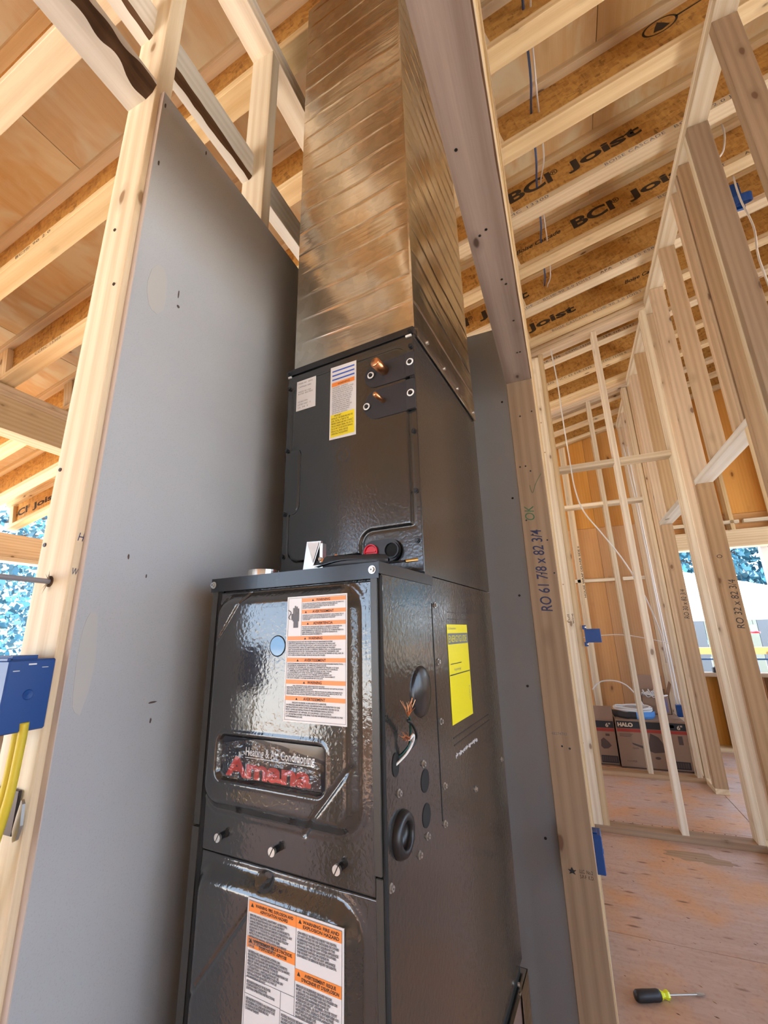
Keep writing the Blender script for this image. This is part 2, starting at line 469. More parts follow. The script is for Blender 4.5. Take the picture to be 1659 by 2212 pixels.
def text_mesh(s, size, mat, align='LEFT', extr=0.0, shear=0.0, bold=0.0, space=1.0, line=1.0):
    cu = bpy.data.curves.new('t', 'FONT'); cu.body = s; cu.size = size; cu.align_x = align
    cu.extrude = extr; cu.shear = shear; cu.offset = bold; cu.resolution_u = 5 if size > .02 else 2; cu.space_character = space; cu.space_line = line
    o = bpy.data.objects.new('t', cu); col.objects.link(o)
    dg = bpy.context.evaluated_depsgraph_get()
    me = bpy.data.meshes.new_from_object(o.evaluated_get(dg))
    bpy.data.objects.remove(o); bpy.data.curves.remove(cu)
    me.materials.clear(); me.materials.append(M[mat])
    return me
def lettering(s, size, mat, world, parent, w=None, **kw):
    nm = kw.pop('name', 'lettering'); lab = kw.pop('label', None); ht = kw.pop('h', None)
    me = text_mesh(s, size, mat, **kw)
    xs = [v.co.x for v in me.vertices]; ys = [v.co.y for v in me.vertices]
    if w:
        kx = w / max(1e-6, max(xs) - min(xs)); ky = 1.0
        if ht: ky = ht / max(1e-6, max(ys) - min(ys))
        for v in me.vertices: v.co.x *= kx; v.co.y *= ky
    return mk(nm, me, world, parent, label=lab)
def frame(ox, oy, oz, ex, ey):
    ex = Vector(ex).normalized(); ey = Vector(ey).normalized(); ez = ex.cross(ey)
    return Matrix(((ex.x, ey.x, ez.x, ox), (ex.y, ey.y, ez.y, oy), (ex.z, ey.z, ez.z, oz), (0, 0, 0, 1)))

# ---------------------------------------------------------------- roof frame
RP = math.radians(12.3675)
Z0 = 3.537
c_, s_ = math.cos(RP), math.sin(RP)
RF = Matrix(((c_, 0, -s_, 0), (0, 1, 0, 0), (s_, 0, c_, Z0), (0, 0, 0, 1)))
def zroof(x, below=0.0): return Z0 + math.tan(RP) * x - below
def far(k): return .545 + .4064 * k

ceiling = root('ceiling', kind='structure', label='sloped roof of wooden I joists under plywood sheathing')
JW = {}
stiff = [-5.28, -3.17, -.035]
for k in range(-9, 14):
    y1 = far(k); y0 = y1 - .089; yc = y1 - .0445
    web = board('joist', -5.5, 3.9, yc - .005, yc + .005, .036, .266, 'osb', ceiling, RF, ch=0)
    JW[k] = web
    board('bottom_flange', -5.5, 3.9, y0, y1, 0, .038, 'flange', web, RF)
    board('top_flange', -5.5, 3.9, y0, y1, .264, .302, 'flange', web, RF)
    for x in stiff:
        s0 = x / c_
        hw = .03 if x < -4 else .045
        board('web_stiffener', s0 - hw, s0 + hw, y0 + .004, yc - .005, .04, .245 if x < -1 else .225, 'stud', web, RF)
px = 1.22
for i in range(8):
    for j in range(5):
        x0 = -5.55 + i * px; ys = -3.6 + j * 2.44 - (1.22 if i % 2 else 0)
        y0, y1 = max(ys, -3.3), min(ys + 2.44, 6.1)
        if y1 - y0 < .1: continue
        board('sheathing_panel', x0, x0 + px - .004, y0, y1 - .004, .3025, .315, 'ply_pale', ceiling, RF, ch=0)

board('roof_sun_blocker', -5.56, 4.2, -3.35, 6.15, .316, .33, 'card_blk', ceiling, RF, ch=0)  # unseen slab added to stop sun leaking through the panel joints
def web_text(k, s, s0, t0, size, w, h=None, mat='jink', **kw):
    y = far(k) - .0445 - .0058
    T = RF @ Matrix.Translation((s0, y, t0)) @ Matrix(((1, 0, 0, 0), (0, 0, -1, 0), (0, 1, 0, 0), (0, 0, 0, 1)))
    return lettering(s, size, mat, T, JW[k], w=w, h=h, **kw)
def fl_text(k, s, s0, w, mat='jink2', t0=.010):
    y = far(k) - .089 - .0009
    T = RF @ Matrix.Translation((s0, y, t0)) @ Matrix(((1, 0, 0, 0), (0, 0, -1, 0), (0, 1, 0, 0), (0, 0, 0, 1)))
    return lettering(s, .026, mat, T, JW[k], w=w, space=1.15)
for k, s0, t0 in ((4, .012, .150), (5, .385, .142), (6, -.68, .140), (7, -.33, .135), (5, -5.46, .12)):
    web_text(k, 'BCI', s0, t0, .11, .255, .082, bold=.004)
    web_text(k, '\u00ae', s0 + .262, t0 + .036, .05, .042, .038, bold=.0005)
    web_text(k, 'Joist', s0 + .368, t0, .11, .397, .087, bold=.004)
web_text(5, 'Boise Cascade', .015, .165, .04, .30, .032, shear=.4, bold=.001)
web_text(7, 'Boise Cascade', .80, .165, .04, .30, .032, shear=.4, bold=.001)
fl_text(4, 'BOISE CASCADE', .505, .30); fl_text(4, 'BCI\u00ae 90 2.0 JOIST', .85, .36); fl_text(4, 'CCMC 13300', -.1, .3)
fl_text(5, 'BCI\u00ae 90 2.0 JOIST', .84, .36)
fl_text(6, 'ADE  -  BCI\u00ae 90 2.0 JOIST', -.03, .50); fl_text(6, 'APA', .53, .08, 'jink'); fl_text(6, 'ICC ES ESR 1336', .665, .33)
fl_text(7, 'BOISE CASCADE', .175, .28); fl_text(7, 'BCI\u00ae 90 2.0 JOIST', .50, .36)
fl_text(8, 'ESR 1336', .06, .17, 'jink'); fl_text(8, 'CCMC 13300', .28, .22, 'jink'); fl_text(8, '1ER NR 1247', .60, .25, 'jink')
fl_text(9, 'APA', .10, .07, 'jink'); fl_text(9, 'ICC ES ESR 1336', .22, .3, 'jink'); fl_text(9, 'CCMC 13300 R', .60, .24, 'jink')
for k in (1, 2, 3, 5, 6):
    for q, s0 in enumerate((-2.9, -2.35, -4.4, 1.3, 1.9)):
        fl_text(k, ('CCMC 13300', 'BCI\u00ae 90 2.0', 'ICC ES ESR 1336', 'APA', 'BOISE')[q], s0, (.24, .26, .32, .08, .14)[q], 'jink')
# round tree stamp on the web
mb = MB(); T = RF @ Matrix.Translation((.80, far(3) - .0503, .215)) @ Matrix(((1, 0, 0, 0), (0, 0, -1, 0), (0, 1, 0, 0), (0, 0, 0, 1)))
n = 28; vs = []; fs = []
for i in range(n):
    a = 2 * math.pi * i / n
    for r in (.052, .060): vs.append((1.25 * r * math.cos(a), r * .75 * math.sin(a), 0))
for i in range(n):
    j = (i + 1) % n; fs.append((2 * i, 2 * i + 1, 2 * j + 1, 2 * j))
mb.add(vs, fs, 'jink')
mb.add([(-.035, -.02, 0), (0, -.03, 0), (.035, -.02, 0), (.02, .005, 0), (.0, .03, 0), (-.02, .005, 0)], [(0, 1, 2, 3, 4, 5)], 'jink')
mb.add([(.07, -.004, 0), (.22, .0, 0), (.22, .006, 0), (.07, .006, 0)], [(0, 1, 2, 3)], 'jink')
mb.obj('stamp', JW[3], T, label='round tree stamp printed on the joist web')

# ---------------------------------------------------------------- floor
floor = root('floor', kind='structure', label='plywood subfloor with stains and nail rows')
for i in range(-2, 3):
    for j in range(-6, 3):
        x0 = .91 + i * 2.44 + (1.22 if j % 2 else 0) - 1.22 * 0; y0 = 3.62 + j * 1.22
        xa, xb = max(x0, -3.25), min(x0 + 2.437, 3.75)
        ya, yb = max(y0, -3.35), min(y0 + 1.217, 5.9)
        if xb - xa < .1 or yb - ya < .1: continue
        board('floor_panel', xa, xb, ya, yb, -.018, 0, 'floor', floor, ch=.001)
board('floor_joist_deck', -3.2, 3.7, -3.3, 5.9, -.32, -.0185, 'osb', floor, ch=0)

# ---------------------------------------------------------------- left closet wall
ST = 'stud'
def lumber(wall, rows, F=Matrix()):
    for r in rows: board(r[0], *r[1:7], r[7], wall, F)
XL0, XL1 = -.807, -.718
wl = root('wall_left', kind='structure', label='left closet wall of studs faced with grey drywall')
end_stud = board('stud', XL0, XL1, .43, .468, .038, 3.24, 'stud_pale', wl)
lumber(wl, [
    ('bottom_plate', XL0, XL1, .02, 1.68, 0, .038, ST),
    ('stud', XL0, XL1, .024, .062, .038, 3.24, ST),
    ('stud', XL0, XL1, .800, .838, .038, 3.24, 'stud_pale'),
    ('stud', XL0, XL1, 1.21, 1.248, .038, 3.24, ST),
    ('stud', XL0, XL1, 1.60, 1.638, .038, 3.24, ST),
    ('top_plate', XL0, XL1, -3.0, 1.68, 3.24, 3.278, 'stud_pale'),
    ('top_plate', XL0, XL1, -3.0, 1.68, 3.279, 3.317, 'white_wood'),
])
def waney(name, x0, x1, y0, y1, z0, z1, mat, parent, wmax, seed, corner='xz'):
    # a board running along Y whose lower right edge still carries bark
    mb = MB(); n = 60; vs = []
    for i in range(n + 1):
        y = y0 + (y1 - y0) * i / n
        w = wmax * (.55 + 1.0 * abs(noise.noise(Vector((seed, y * 6.0, 0)))) + .5 * noise.noise(Vector((seed, y * 26, 3))) * .6)
        w = max(.003, min(w, wmax * 1.25)); h = min(w * .9, (z1 - z0) * .8)
        vs += [(x0, y, z1), (x0, y, z0), (x1 - w, y, z0), (x1 - w * .35, y, z0 + h * .35), (x1, y, z0 + h), (x1, y, z1)]
    f1 = []; f2 = []
    for i in range(n):
        for k in range(6):
            q = (i * 6 + k, i * 6 + (k + 1) % 6, (i + 1) * 6 + (k + 1) % 6, (i + 1) * 6 + k)
            (f2 if k in (2, 3) else f1).append(tuple(reversed(q)))
    f1 += [tuple(range(6)), tuple(range(n * 6 + 5, n * 6 - 1, -1))]
    c = Vector(((x0 + x1) / 2, (y0 + y1) / 2, (z0 + z1) / 2))
    R = Matrix(((0, 1, 0, 0), (-1, 0, 0, 0), (0, 0, 1, 0), (0, 0, 0, 1)))
    vs = [tuple(R @ (Vector(v) - c)) for v in vs]
    mb.v = vs; mb.mats = [mat, 'bark']; mb.f = f1 + f2; mb.mi = [0] * len(f1) + [1] * len(f2)
    return mk(name, mb.mesh(name), Matrix.Translation(c) @ R.inverted(), parent, label='blocking board with a strip of bark left on its edge')
waney('blocking', XL0, XL1, .062, .43, 2.425, 2.463, 'white_wood', wl, .034, 3.3)
waney('blocking', XL0, XL0 + .040, .062, .43, 2.655, 2.760, 'white_wood', wl, .012, 8.1)
waney('blocking', XL0, XL0 + .040, .468, .800, 2.655, 2.762, 'white_wood', wl, .017, 1.7)
board('blocking', XL0, XL0 + .040, .838, 1.21, 2.650, 2.765, 'white_wood', wl)
board('blocking', XL0, XL0 + .040, 1.248, 1.60, 2.650, 2.765, 'white_wood', wl)
dl = board('drywall_panel', XL1, XL1 + .0127, .443, 1.5925, .012, 2.44, 'drywall', wl, ch=0)
board('paper_edge', XL1 + .0003, XL1 + .0130, .4415, .4432, .012, 2.44, 'dry_edge', dl, ch=0)
# joint compound patches, scuffs and marks on the drywall (x plane = -.7053)
def blob(name, parent, plane, cx, cz, rx, rz, mat, seed=0, th=.0006, n=18, label=None):
    mb = MB(); pts = []
    for i in range(n):
        a = 2 * math.pi * i / n
        k = 1 + .22 * noise.noise(Vector((seed + math.cos(a) * 1.5, math.sin(a) * 1.5, seed)))
        pts.append((cx + rx * k * math.copysign(abs(math.cos(a)) ** .7, math.cos(a)), cz + rz * k * math.sin(a)))
    if plane[0] == 'x': T = Matrix(((0, 0, 1, plane[1]), (1, 0, 0, 0), (0, 1, 0, 0), (0, 0, 0, 1)))
    elif plane[0] == 'y': T = Matrix(((1, 0, 0, 0), (0, 0, -1, plane[1]), (0, 1, 0, 0), (0, 0, 0, 1)))
    else: T = Matrix(((1, 0, 0, 0), (0, 1, 0, 0), (0, 0, 1, plane[1]), (0, 0, 0, 1)))
    mb.prism(pts, 0, th, mat, T)
    return mb.obj(name, parent, label=label)
XD = XL1 + .0127
blob('joint_compound_patch', dl, ('x', XD), .495, 1.93, .022, .055, 'mud', 1)
blob('joint_compound_patch', dl, ('x', XD), .468, 1.20, .014, .075, 'mud', 2)
blob('joint_compound_patch', dl, ('x', XD), .59, .62, .02, .05, 'mud', 5)
for yy, zz, rx, rz in ((.455, 2.235, .002, .006), (.449, 2.405, .002, .006), (.57, 2.42, .002, .006), (.545, 1.96, .0015, .009), (.548, 1.93, .0035, .003), (.555, 1.34, .0012, .003), (.515, 1.37, .0015, .004), (.60, 1.12, .008, .0015), (.60, 1.09, .0015, .004), (.455, .60, .0015, .05)):
    blob('screw_mark', dl, ('x', XD), yy, zz, rx, rz, 'card_dk', yy * 9)
# pencil and marker letters on the stud edge
FX = Matrix(((0, 0, 1, XL1 + .0004), (1, 0, 0, 0), (0, 1, 0, 0), (0, 0, 0, 1)))
def on_x(y, z, x=XL1 + .0004, rot=0): return Matrix(((0, 0, 1, x), (1, 0, 0, y), (0, 1, 0, z), (0, 0, 0, 1))) @ Matrix.Rotation(rot, 4, 'Z')
def on_y(x, z, y, rot=0): return Matrix(((1, 0, 0, x), (0, 0, -1, y), (0, 1, 0, z), (0, 0, 0, 1))) @ Matrix.Rotation(rot, 4, 'Z')
lettering('H', .020, 'marker', on_x(.4315, 1.385), end_stud, w=.010, shear=.2)
lettering('W.', .016, 'marker', on_x(.4315, 1.330), end_stud, w=.010, shear=.2)
# nail heads and drilled hole with splinters in the end stud
for zz, xx in ((1.52, -.795), (1.385, -.797), (2.05, -.77), (1.9, -.74)):
    MB().cyl((xx, .4303, zz), (xx, .4285, zz), .0035, 'darkmetal', n=10).obj('nail_head', end_stud)
mb = MB().cyl((-.765, .4302, 1.322), (-.765, .4290, 1.322), .009, 'bark', n=14)
for i in range(7):
    a = rnd.uniform(-.5, .5) + (math.pi / 2 if i % 2 else -math.pi / 2)
    L = rnd.uniform(.012, .024)
    mb.add([(-.765 + .003 * math.sin(a), .4285, 1.322), (-.765 - .003 * math.sin(a), .4285, 1.324), (-.765 + L * math.cos(a), .422, 1.322 + L * math.sin(a))], [(0, 1, 2)], 'stud_brown')
mb.obj('drilled_hole', end_stud)
mb = MB().tube([(-.765, .46, 1.322), (-.765, .425, 1.322), (-.768, .30, 1.324), (-.78, .1, 1.33), (-.80, -.3, 1.34)], .0042, 'greycable', 8)
mb.obj('grey_cable', label='thin grey cable running into a drilled hole in the near left stud', cat='cable')

# ---------------------------------------------------------------- back closet wall
wb = root('wall_back', kind='structure', label='back closet wall of grey drywall behind the furnace')
YB = 1.593
db = board('drywall_panel', XD + .0005, -.106, YB - .0127, YB, .012, 2.44, 'drywall', wb, ch=0)
lumber(wb, [('bottom_plate', XL1, -.106, YB, YB + .089, 0, .038, ST), ('top_plate', XL1, -.106, YB, YB + .089, 2.366, 2.404, ST), ('top_plate', XL1, -.106, YB, YB + .089, 2.404, 2.442, ST)])
for x in (XL1, -.40, -.144): board('stud', x, x + .038, YB, YB + .089, .038, 2.366, ST, wb)
for xx, zz in ((-.137, 1.70), (-.150, 1.345), (-.150, .62), (-.155, 1.05), (-.137, 2.1)):
    MB().cyl((xx, YB - .0128, zz), (xx, YB - .0137, zz), .0042, 'black', n=10).obj('screw_head', db)

# ---------------------------------------------------------------- right closet wall with wide opening
wr = root('wall_right', kind='structure', label='right closet wall framing with a wide rough opening')
XR0, XR1 = -.105, -.016
jamb = board('trimmer_stud', XR0, XR1, 1.454, 1.492, .038, 2.100, 'stud_brown', wr)
waney('header_sill', XR0, XR1, -.16, 1.492, 2.100, 2.138, 'stud_shade_grey', wr, .004, 5.2)
lumber(wr, [
    ('king_stud', XR0, XR1, 1.493, 1.531, .038, 3.42, ST),
    ('bottom_plate', XR0, XR1, 1.454, 3.394, 0, .038, ST),
    ('header', XR0, XR0 + .038, -.16, 1.492, 2.139, 2.377, ST),
    ('header', XR1 - .038, XR1, -.16, 1.492, 2.139, 2.377, ST),
    ('trimmer_stud', XR0, XR1, -.16, -.122, .038, 2.1, ST), ('king_stud', XR0, XR1, -.20, -.162, .038, 3.42, ST),
    ('top_plate', XR0, XR1, -3.2, 3.394, 3.42, 3.458, 'plate'), ('top_plate', XR0, XR1, -3.2, 3.394, 3.459, 3.497, 'plate'),
])
for y in (.23, .636, 1.043): board('cripple_stud', XR0, XR1, y, y + .038, 2.378, 3.42, ST, wr)
for y in (1.86, 2.27, 2.67, 3.08): board('stud', XR0, XR1, y, y + .038, .038, 3.42, ST, wr)
for y in (-.6, -1.0, -1.4, -1.8, -2.2, -2.6): board('stud', XR0, XR1, y, y + .038, .038, 3.42, ST, wr)
board('bottom_plate', XR0, XR1, -3.2, -.122, 0, .038, ST, wr)
YJ = 1.454 - .0005
R90 = math.pi / 2
lettering('RO 61 7/8 x 82 3/4', .042, 'marker', on_y(-.044, 1.281, YJ, R90 + .02), jamb, w=.262, h=.034, bold=.0004, shear=.15)
lettering('OK', .032, 'green', on_y(-.063, 1.575, YJ, R90), jamb, w=.050, h=.030, shear=.2)
MB().tube([(-.066, YJ, 1.70), (-.060, YJ, 1.672), (-.045, YJ, 1.705), (-.026, YJ, 1.735)], .0008, 'green', 5).obj('tick_mark', jamb)
lettering('48274783', .010, 'ink', on_y(-.090, .934, YJ), jamb, w=.042)
lettering('LLC  No.2', .012, 'blackink', on_y(-.060, .600, YJ), jamb, w=.032)
lettering('S-P-F  K.D.', .012, 'blackink', on_y(-.060, .588, YJ), jamb, w=.034)
mb = MB(); mb.add([(0, .010, 0), (.004, .003, 0), (.011, .004, 0), (.005, -.001, 0), (.008, -.007, 0), (0, -.004, 0), (-.008, -.007, 0), (-.005, -.001, 0), (-.011, .004, 0), (-.004, .003, 0)], [(0, 1, 2, 3, 4, 5, 6, 7, 8, 9)], 'blackink')
mb.obj('leaf_stamp', jamb, on_y(-.078, .601, YJ))
for xx, zz in ((-.075, 1.53), (-.033, 1.507), (-.09, 1.58), (-.063, 1.40), (-.025, 1.40), (-.09, 1.77), (-.072, 1.77), (-.058, 1.75), (-.065, .905), (-.045, .9), (-.07, 1.96), (-.03, 1.97)):
    MB().cyl((xx, YJ + .0004, zz), (xx, YJ - .0006, zz), .0028, 'black', n=8).obj('nail_head', jamb)
hs = [o for o in wr.children if o.name.startswith('header_sill')][0]
for xx, yy in ((-.05, .95), (-.042, .97), (-.047, 1.28), (-.038, 1.28), (-.085, .60), (-.062, .79), (-.078, .80), (-.04, 1.12)):
    MB().cyl((xx, yy, 2.1003), (xx, yy, 2.0994), .0032, 'black', n=8).obj('nail_hole', hs)

# ---------------------------------------------------------------- hall wall (runs away from the camera on the right)
wh = root('wall_hall', kind='structure', label='right hall wall framing with level top plates and door openings')
XH0, XH1 = .857, .946
zt = zroof(XH0) - .004
lumber(wh, [
    ('top_plate', XH0, XH1, -3.2, 5.72, zt - .038, zt, 'stud_pale'), ('top_plate', XH0, XH1, -3.2, 5.72, zt - .077, zt - .039, 'stud_pale'),
    ('bottom_plate', XH0, XH1, -3.2, 2.300, 0, .038, ST), ('bottom_plate', XH0, XH1, 3.150, 3.530, 0, .038, ST), ('bottom_plate', XH0, XH1, 4.36, 5.72, 0, .038, ST)])
zs = zt - .078
for y, m in ((-2.8, ST), (-2.4, ST), (-2.0, ST), (-1.6, ST), (-1.2, ST), (-.8, ST), (-.4, ST), (0.0, ST), (.4, ST), (.8, ST), (1.206, 'stud_shaded'), (1.612, 'stud_brown'), (2.033, 'stud_brown'), (2.072, 'stud_pale'), (2.232, 'stud_brown'), (3.189, 'stud_shaded'), (3.483, 'stud_shaded'), (4.40, 'stud_shaded'), (4.62, 'stud_shaded'), (4.83, ST), (5.236, 'stud_shaded'), (5.64, 'stud_shaded')):
    board('stud', XH0, XH1, y, y + .038, .038, zs, m, wh)
board('trimmer_stud', XH0, XH1, 2.271, 2.309, .038, 2.100, ST, wh)
t2 = board('trimmer_stud', XH0, XH1, 3.150, 3.188, .038, 2.100, 'stud_brown', wh)
board('trimmer_stud', XH0, XH1, 3.522, 3.560, .038, 2.100, ST, wh)
t3 = board('trimmer_stud', XH0, XH1, 4.361, 4.399, .038, 2.100, 'stud_brown', wh)
board('door_header', XH0, XH1, 2.271, 3.188, 2.100, 2.138, 'white_wood', wh)
board('door_header', XH0, XH1, 3.522, 4.399, 2.100, 2.138, 'white_wood', wh)
for y in (2.290, 2.403, 2.806, 3.62, 4.03): board('cripple_stud', XH0, XH1, y, y + .038, 2.139, zs, 'stud_shaded', wh)
lettering('RO 32 x 82 3/4', .045, 'blackink', on_y(.925, 1.205, 3.1495, R90 - .03), t2, w=.28, h=.036, shear=.1)
lettering('RO 30 x 82 3/4', .045, 'blackink', on_y(.925, 1.285, 4.3605, R90 - .03), t3, w=.24, h=.036, shear=.1)
lettering('O', .03, 'blackink', on_y(.87, 1.62, 3.1495), t2, w=.028)

# ---------------------------------------------------------------- raked partition, its twin behind, and the far wall
def raked(name, label, Y, x0, x1, studs, blocks, zb, posts=()):
    w = root(name, kind='structure', label=label)
    for dz in (.040, .079):
        L = (x1 - x0) / c_
        board('top_plate', x0 / c_, x1 / c_, Y, Y + .089, -dz, -dz + .038, 'plate', w, RF)
    board('bottom_plate', x0, x1, Y, Y + .089, 0, .038, 'stud_brown', w)
    for xs, m in studs: board('stud', xs, xs + .038, Y, Y + .089, .038, zroof(xs) - .082, m, w)
    for a, b, z in blocks: board('blocking', a, b, Y, Y + .089, z, z + .038, 'stud_pale', w)
    return w
wp = raked('wall_partition', 'raked partition framing with two bays and mid height blocking', 3.394, XR0, XH0 - .0005,
           [(.036, 'stud'), (.455, 'stud_pale'), (.8185, 'stud_pale')], [(.074, .455, 2.405), (.493, .8185, 2.405)], 0)
pst = board('corner_stud', -.054, .035, 3.394, 3.432, .038, zroof(-.054) - .082, 'stud_pale', wp)
lettering('Full', .022, 'jink', on_y(.004, 1.268, 3.3936, R90), pst, w=.055); lettering('wine', .022, 'jink', on_y(.030, 1.262, 3.3936, R90), pst, w=.070)
for i in range(12):
    zz = .5 + i * .26; MB().cyl((-.02 + .012 * math.sin(i * 5), 3.3936, zz), (-.02 + .012 * math.sin(i * 5), 3.3930, zz), .0055, 'stud_brown', n=9).obj('knot', pst)
wp2 = raked('wall_partition_rear', 'second raked partition framing standing behind the first', 4.60, XR0, XH0 - .0005,
            [(.036, 'stud'), (.455, 'stud_pale'), (.80, 'stud')], [(.074, .455, 2.405), (.493, .80, 2.405)], 0)
wf = root('wall_far', kind='structure', label='far outside wall with orange plywood sheathing and a window opening')
YF = 5.72
x = -3.1
while x < 3.6:
    win = 1.20 < x < 2.95
    z1 = zroof(x) - .045
    if not win: board('stud', x, x + .038, YF, YF + .14, .038, z1, 'stud', wf)
    else:
        board('cripple_stud', x, x + .038, YF, YF + .14, .038, .712, 'stud_brown', wf)
        board('cripple_stud', x, x + .038, YF, YF + .14, 2.24, z1, ST, wf)
    x += .4064 if abs(x + 3.1) > .01 else .4064
board('bottom_plate', -3.2, 3.7, YF, YF + .14, 0, .038, 'stud', wf)
for xs in (1.20, 2.962): board('trimmer_stud', xs, xs + .038, YF, YF + .14, .038, 2.05, ST, wf)
fsill = board('sill', 1.20, 3.0, YF - .005, YF + .14, .712, .750, 'stud_brown', wf)
board('header', 1.162, 3.038, YF, YF + .14, 2.05, 2.24, 'stud', wf)
for a, b in ((-.1, .19), (.23, .60), (.64, 1.0), (1.05, 1.45), (1.49, 1.86), (1.90, 2.3)):
    board('blocking', a, b, YF, YF + .06, 2.31 if a > 1 else 1.76, 2.348 if a > 1 else 1.798, 'stud_pale', wf)
fst = board('stud', .19, .228, YF - .001, YF + .13, .038, zroof(.19) - .045, 'stud', wf)
lettering('HOUSE WRAP DELIVER SIDE II', .034, 'blackink', on_y(.224, 2.20 - .62, YF - .0015, R90), fst, w=.62, h=.022, bold=.0006)
for i in range(6):
    xa = -3.2 + i * 1.22
    for za, zb in ((0.0, 2.44), (2.443, 4.6)):
        segs = [(xa, xa + 1.217)]
        for a, b in segs:
            zb2 = min(zb, zroof(b) + .30)
            if zb2 - za < .1: continue
            if za == 0.0 and a < 3.0 and b > 1.20:   # leave the window open
                if a < 1.20: board('sheathing_panel', a, 1.20, YF + .1405, YF + .152, za, zb2, 'ply', wf, ch=0); 
                board('sheathing_panel', max(a, 1.2005), min(b, 2.9995), YF + .1405, YF + .152, za, .712, 'ply', wf, ch=0)
                board('sheathing_panel', max(a, 1.2005), min(b, 2.9995), YF + .1405, YF + .152, 2.05, zb2, 'ply', wf, ch=0)
                if b > 3.0: board('sheathing_panel', 3.0, b, YF + .1405, YF + .152, za, zb2, 'ply', wf, ch=0)
            else: board('sheathing_panel', a, b, YF + .1405, YF + .152, za, zb2, 'ply', wf, ch=0)

for q, (a, b, c, d) in enumerate(((-3.3, 1.19, 0, 4.2), (3.01, 3.8, 0, 4.4), (1.19, 3.01, 0, .70), (1.19, 3.01, 2.06, 4.3))):
    board('light_gap_backing', a, b, YF + .153, YF + .157, c, d, 'card_blk', wf, ch=0)  # added backing that keeps daylight out of the sheathing joints

# ---------------------------------------------------------------- outer walls (left porch side, right, behind)
wo = root('wall_outer_left', kind='structure', label='outer left wall beam and low wall open to the porch')
bx = -3.15
board('beam', bx - .14, bx, -3.2, 5.72, 2.53, 2.745, 'stud', wo)
board('top_plate', bx - .14, bx, -3.2, 5.72, 2.746, 2.784, 'plate', wo)
board('top_plate', bx - .14, bx, -3.2, 5.72, 2.785, 2.823, 'plate', wo)
for y in (-3.15, -.4, 2.45, 5.6): board('stud', bx - .14, bx - .001, y, y + .09, .038, 2.53, ST, wo)
for y in [-.36 + .4064 * i for i in range(15)]: board('cripple_stud', bx - .14, bx, y, y + .038, .038, .70, ST, wo)
board('sill', bx - .14, bx + .003, -.4, 5.72, .70, .738, 'plate', wo)
board('bottom_plate', bx - .14, bx, -3.2, 5.72, 0, .038, ST, wo)
board('sheathing_panel', bx - .152, bx - .1405, -.4, 5.72, 0, .74, 'ply', wo, ch=0)
ob = root('porch_beam', kind='structure')
board('beam', -5.34, -5.20, -3.2, 6.0, 2.06, 2.30, 'stud', ob); board('trim_board', -5.36, -5.19, -3.2, 6.0, 2.02, 2.06, 'stud_pale', ob)
for y in (-3.1, .9, 5.6): board('post', -5.33, -5.21, y, y + .12, -.5, 2.02, 'stud', ob)
ob['label'] = 'outer porch beam beyond the left opening'; ob.name = 'trim_1'
WM['trim_1'] = Matrix()
wx = root('wall_outer_right', kind='structure', label='outer right wall framing with wide window openings')
board('header', 3.5, 3.64, -3.2, 5.86, 2.3, 2.6, ST, wx); board('sill', 3.5, 3.64, -3.2, 5.86, .78, .818, ST, wx)
board('top_plate', 3.5, 3.64, -3.2, 5.86, 4.1, 4.2, ST, wx)
board('sheathing_panel', 3.641, 3.653, .4, 5.86, 0, .78, 'ply', wx, ch=0); board('sheathing_panel', 3.641, 3.653, -3.2, 5.86, 2.3, 4.6, 'ply', wx, ch=0)
for y in [-3.2 + 1.2192 * i for i in range(8)]: board('stud', 3.5, 3.639, y, y + .038, 0, 4.1, ST, wx)
wn = root('wall_behind', kind='structure', label='wall behind the camera with a wide window opening')
board('sheathing_panel', -3.2, 3.7, -3.31, -3.30, 0, .42, 'ply', wn, ch=0); board('sheathing_panel', -3.2, 3.7, -3.31, -3.30, 2.15, 4.3, 'ply', wn, ch=0)
board('sheathing_panel', -.8, .25, -3.31, -3.30, .42, 2.15, 'ply', wn, ch=0)
board('sheathing_panel', 1.05, 3.7, -3.31, -3.30, .42, 4.4, 'ply', wn, ch=0)
for i in range(18): board('stud', -3.1 + .4064 * i, -3.062 + .4064 * i, -3.298, -3.21, 0, .42, ST, wn)
board('sill', -3.2, 3.7, -3.30, -3.16, .42, .458, ST, wn); board('header', -3.2, 3.7, -3.30, -3.16, 2.25, 2.49, ST, wn)

# ---------------------------------------------------------------- furnace
FY = math.radians(-4.7784)
FW, FD, FH = .3556, .672, .850
FB = .485
MF = Matrix.Translation((-.613, .631, FB)) @ Matrix.Rotation(FY, 4, 'Z')
fur = root('furnace', MF, label='dark textured gas furnace with two front doors standing on a sheet metal base', cat='furnace')
def fobj(mb, name, parent=fur, smooth=False, **kw): return mb.obj(name, parent, MF, smooth, **kw)
cab = fobj(MB().box(.001, FW, .004, FD, .002, FH - .001, 'paint'), 'cabinet')
